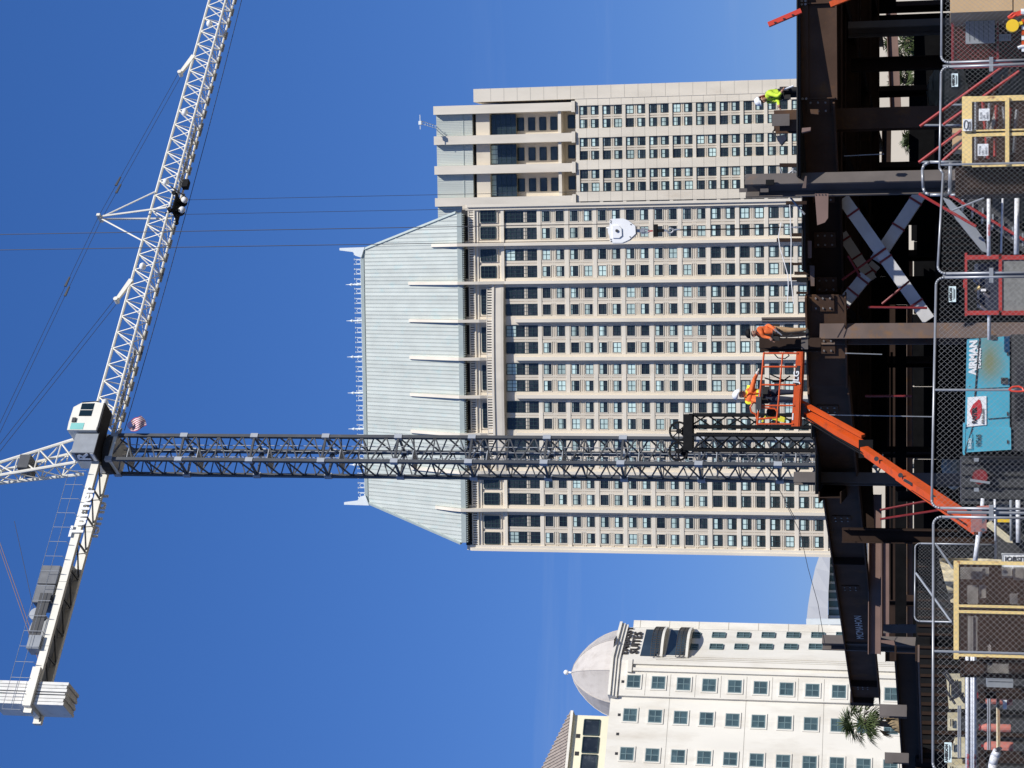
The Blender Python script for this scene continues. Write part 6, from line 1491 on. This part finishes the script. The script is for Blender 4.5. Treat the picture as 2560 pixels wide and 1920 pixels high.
# worker at right: lime vest, bending over the edge
Yc = 58.5; ft = V((AY(2000, 229, Yc).x, Yc, ZT+.03-.30))
J = stand(ft, 1.74, (-.80, -.6, 0), .42); sh = AY(1913, 238, Yc)-(J['head']); 
J['elR'], J['wrR'], J['haR'] = J['shR']+V((.02,-.22,-.26)), J['shR']+V((-.16,-.42,-.30)), J['shR']+V((-.24,-.46,-.32))
J['elL'], J['wrL'], J['haL'] = J['shL']+V((-.12,-.12,-.27)), J['shL']+V((-.05,-.34,-.40)), J['shL']+V((.02,-.40,-.43))
def ex3(T, J, tf, ts, tu):
    h = J['head']; mb = MB(); mb.prism([h+tu*.05+ts*.12-tf*.05, h+tu*.10-tf*.16+ts*.05, h-tu*.12-tf*.20, h-tu*.2-tf*.10+ts*.1, h-tu*.12+ts*.12], ts*-.2); mb.obj('neck_shade', 'maroon', T)
    MB().bar(J['haL']-tu*.05, J['haL']+V((.1,-.05,-.32)), .04, .03).obj('rule', 'sign_white', T)
    MB().box(J['chest']-tf*.14-tu*.05, (.22, .06, .34), (ts, tf, tu)).obj('vest_back', 'harness', T)
person('person', 'person in lime hi-vis vest and dark trousers leaning over the girder at right', J, dict(top='vest_lime', arm='vest_lime', leg='pants_black', boot='harness', hand='skin'), 'white_paint', (-.6, -.7, -.35), ex3)

# ================================================================ palms and shrubs
def palm(label, sx, sy, Y, crown, dead, zc=None):
    p = AY(sx, sy, Y); T = thing('palm_tree', label, 'palm tree', (p.x, Y, 0), 'fan palms beyond the site'); z = p.z
    rnd = random.Random(int(sx+sy)); R = crown/2
    mb = MB(); n = 8
    for i in range(n): mb.tube((p.x+.05*math.sin(i), Y, z*i/n), (p.x+.05*math.sin(i+1), Y, z*(i+1)/n), .27-.10*i/n, 9, .27-.10*(i+1)/n+.015)
    mb.obj('trunk', 'trunk', T)
    def fan(mb, base, d, L_, wid, droop):
        d = V(d).normalized(); s = d.cross(V((0,0,1))); s = (s if s.length > .05 else V((1,0,0))).normalized(); u = s.cross(d)
        stem = base+d*L_*.5; mb.tube(base, stem, .022, 4)
        nl = 13
        for k in range(nl):
            a = (k/(nl-1)-.5)*wid; tip = stem+(d*math.cos(a)+s*math.sin(a))*L_*.62*(1-.25*abs(a)/wid)+V((0,0,-droop*L_*(.35+.5*rnd.random()))); mid = stem.lerp(tip, .5)+u*.05+V((0,0,droop*.12)); w_ = s*math.cos(a)*.045-d*math.sin(a)*.045
            mb.add([stem, mid-w_, mid+w_, tip], [(0, 1, 2), (1, 3, 2)])
    g = MB()
    for i in range(46):
        a = rnd.uniform(0, 2*math.pi); e = rnd.uniform(-.55, 1.3); fan(g, V((p.x, Y, z-.1+.25*rnd.random())), (math.cos(a)*math.cos(e), math.sin(a)*math.cos(e), math.sin(e)), R*rnd.uniform(.75, 1.05), 2.3, .25+.3*rnd.random())
    stuff(g.obj('crown', 'frond', T))
    g = MB()
    for i in range(dead):
        a = rnd.uniform(0, 2*math.pi); e = rnd.uniform(-1.35, -.85); fan(g, V((p.x, Y, z-.25-rnd.random()*R*.8)), (math.cos(a)*math.cos(e), math.sin(a)*math.cos(e), math.sin(e)), R*.8, 1.1, .3)
    stuff(g.obj('dead_skirt', 'frond_dry', T))
palm('fan palm in front of the cream hotel, past the end of the long girder', 2158, 1808, 128, 3.5, 14)
palm('fan palm with dead skirt seen through the frame at far right', 2263, 108, 128, 3.2, 60)
palm('small fan palm seen through the frame below the lime-vested person', 2258, 205, 122, 2.4, 26)
palm('fan palm beyond the black hoarding right of the X-bracing', 2290, 350, 140, 2.6, 20)
def shrub(label, sx, sy, Y, w, h):
    p = AY(sx, sy, Y); T = thing('shrub', label, 'shrub', (p.x, Y, 0), 'shrubs along the podium'); rnd = random.Random(int(sx*3+sy)); mb = MB()
    for i in range(900):
        a, b, r = rnd.uniform(0, 6.283), rnd.uniform(-1, 1), rnd.random()**.4; c = math.sqrt(1-b*b); q = V((p.x+w*r*c*math.cos(a), Y+w*r*c*math.sin(a), h*.55+h*.5*r*b)); d = V((rnd.uniform(-1,1), rnd.uniform(-1,1), rnd.uniform(-1,1))).normalized()*.14; e = d.cross(V((0,0,1))).normalized()*.07
        mb.add([q-d, q+e, q+d, q-e], [(0,1,2,3)])
    stuff(mb.obj('leaves', 'leaf', T)); MB().tube((p.x, Y, 0), (p.x, Y, h*.6), .09, 6).obj('stem', 'trunk', T)
for i, (sx, sy, Y, w, h) in enumerate(((2330, 640, 122, 1.3, 2.6), (2330, 365, 118, 1.2, 4.2), (2330, 1245, 120, 1.4, 3.6), (2330, 1420, 122, 1.2, 4.6), (2330, 150, 120, 1.5, 2.4))):
    shrub('leafy shrub glimpsed through the steel frame '+('behind the X-bracing', 'right of the grey front column', 'below the orange boom', 'beneath the long girder', 'beside the far right palm')[i], sx, sy, Y, w, h)
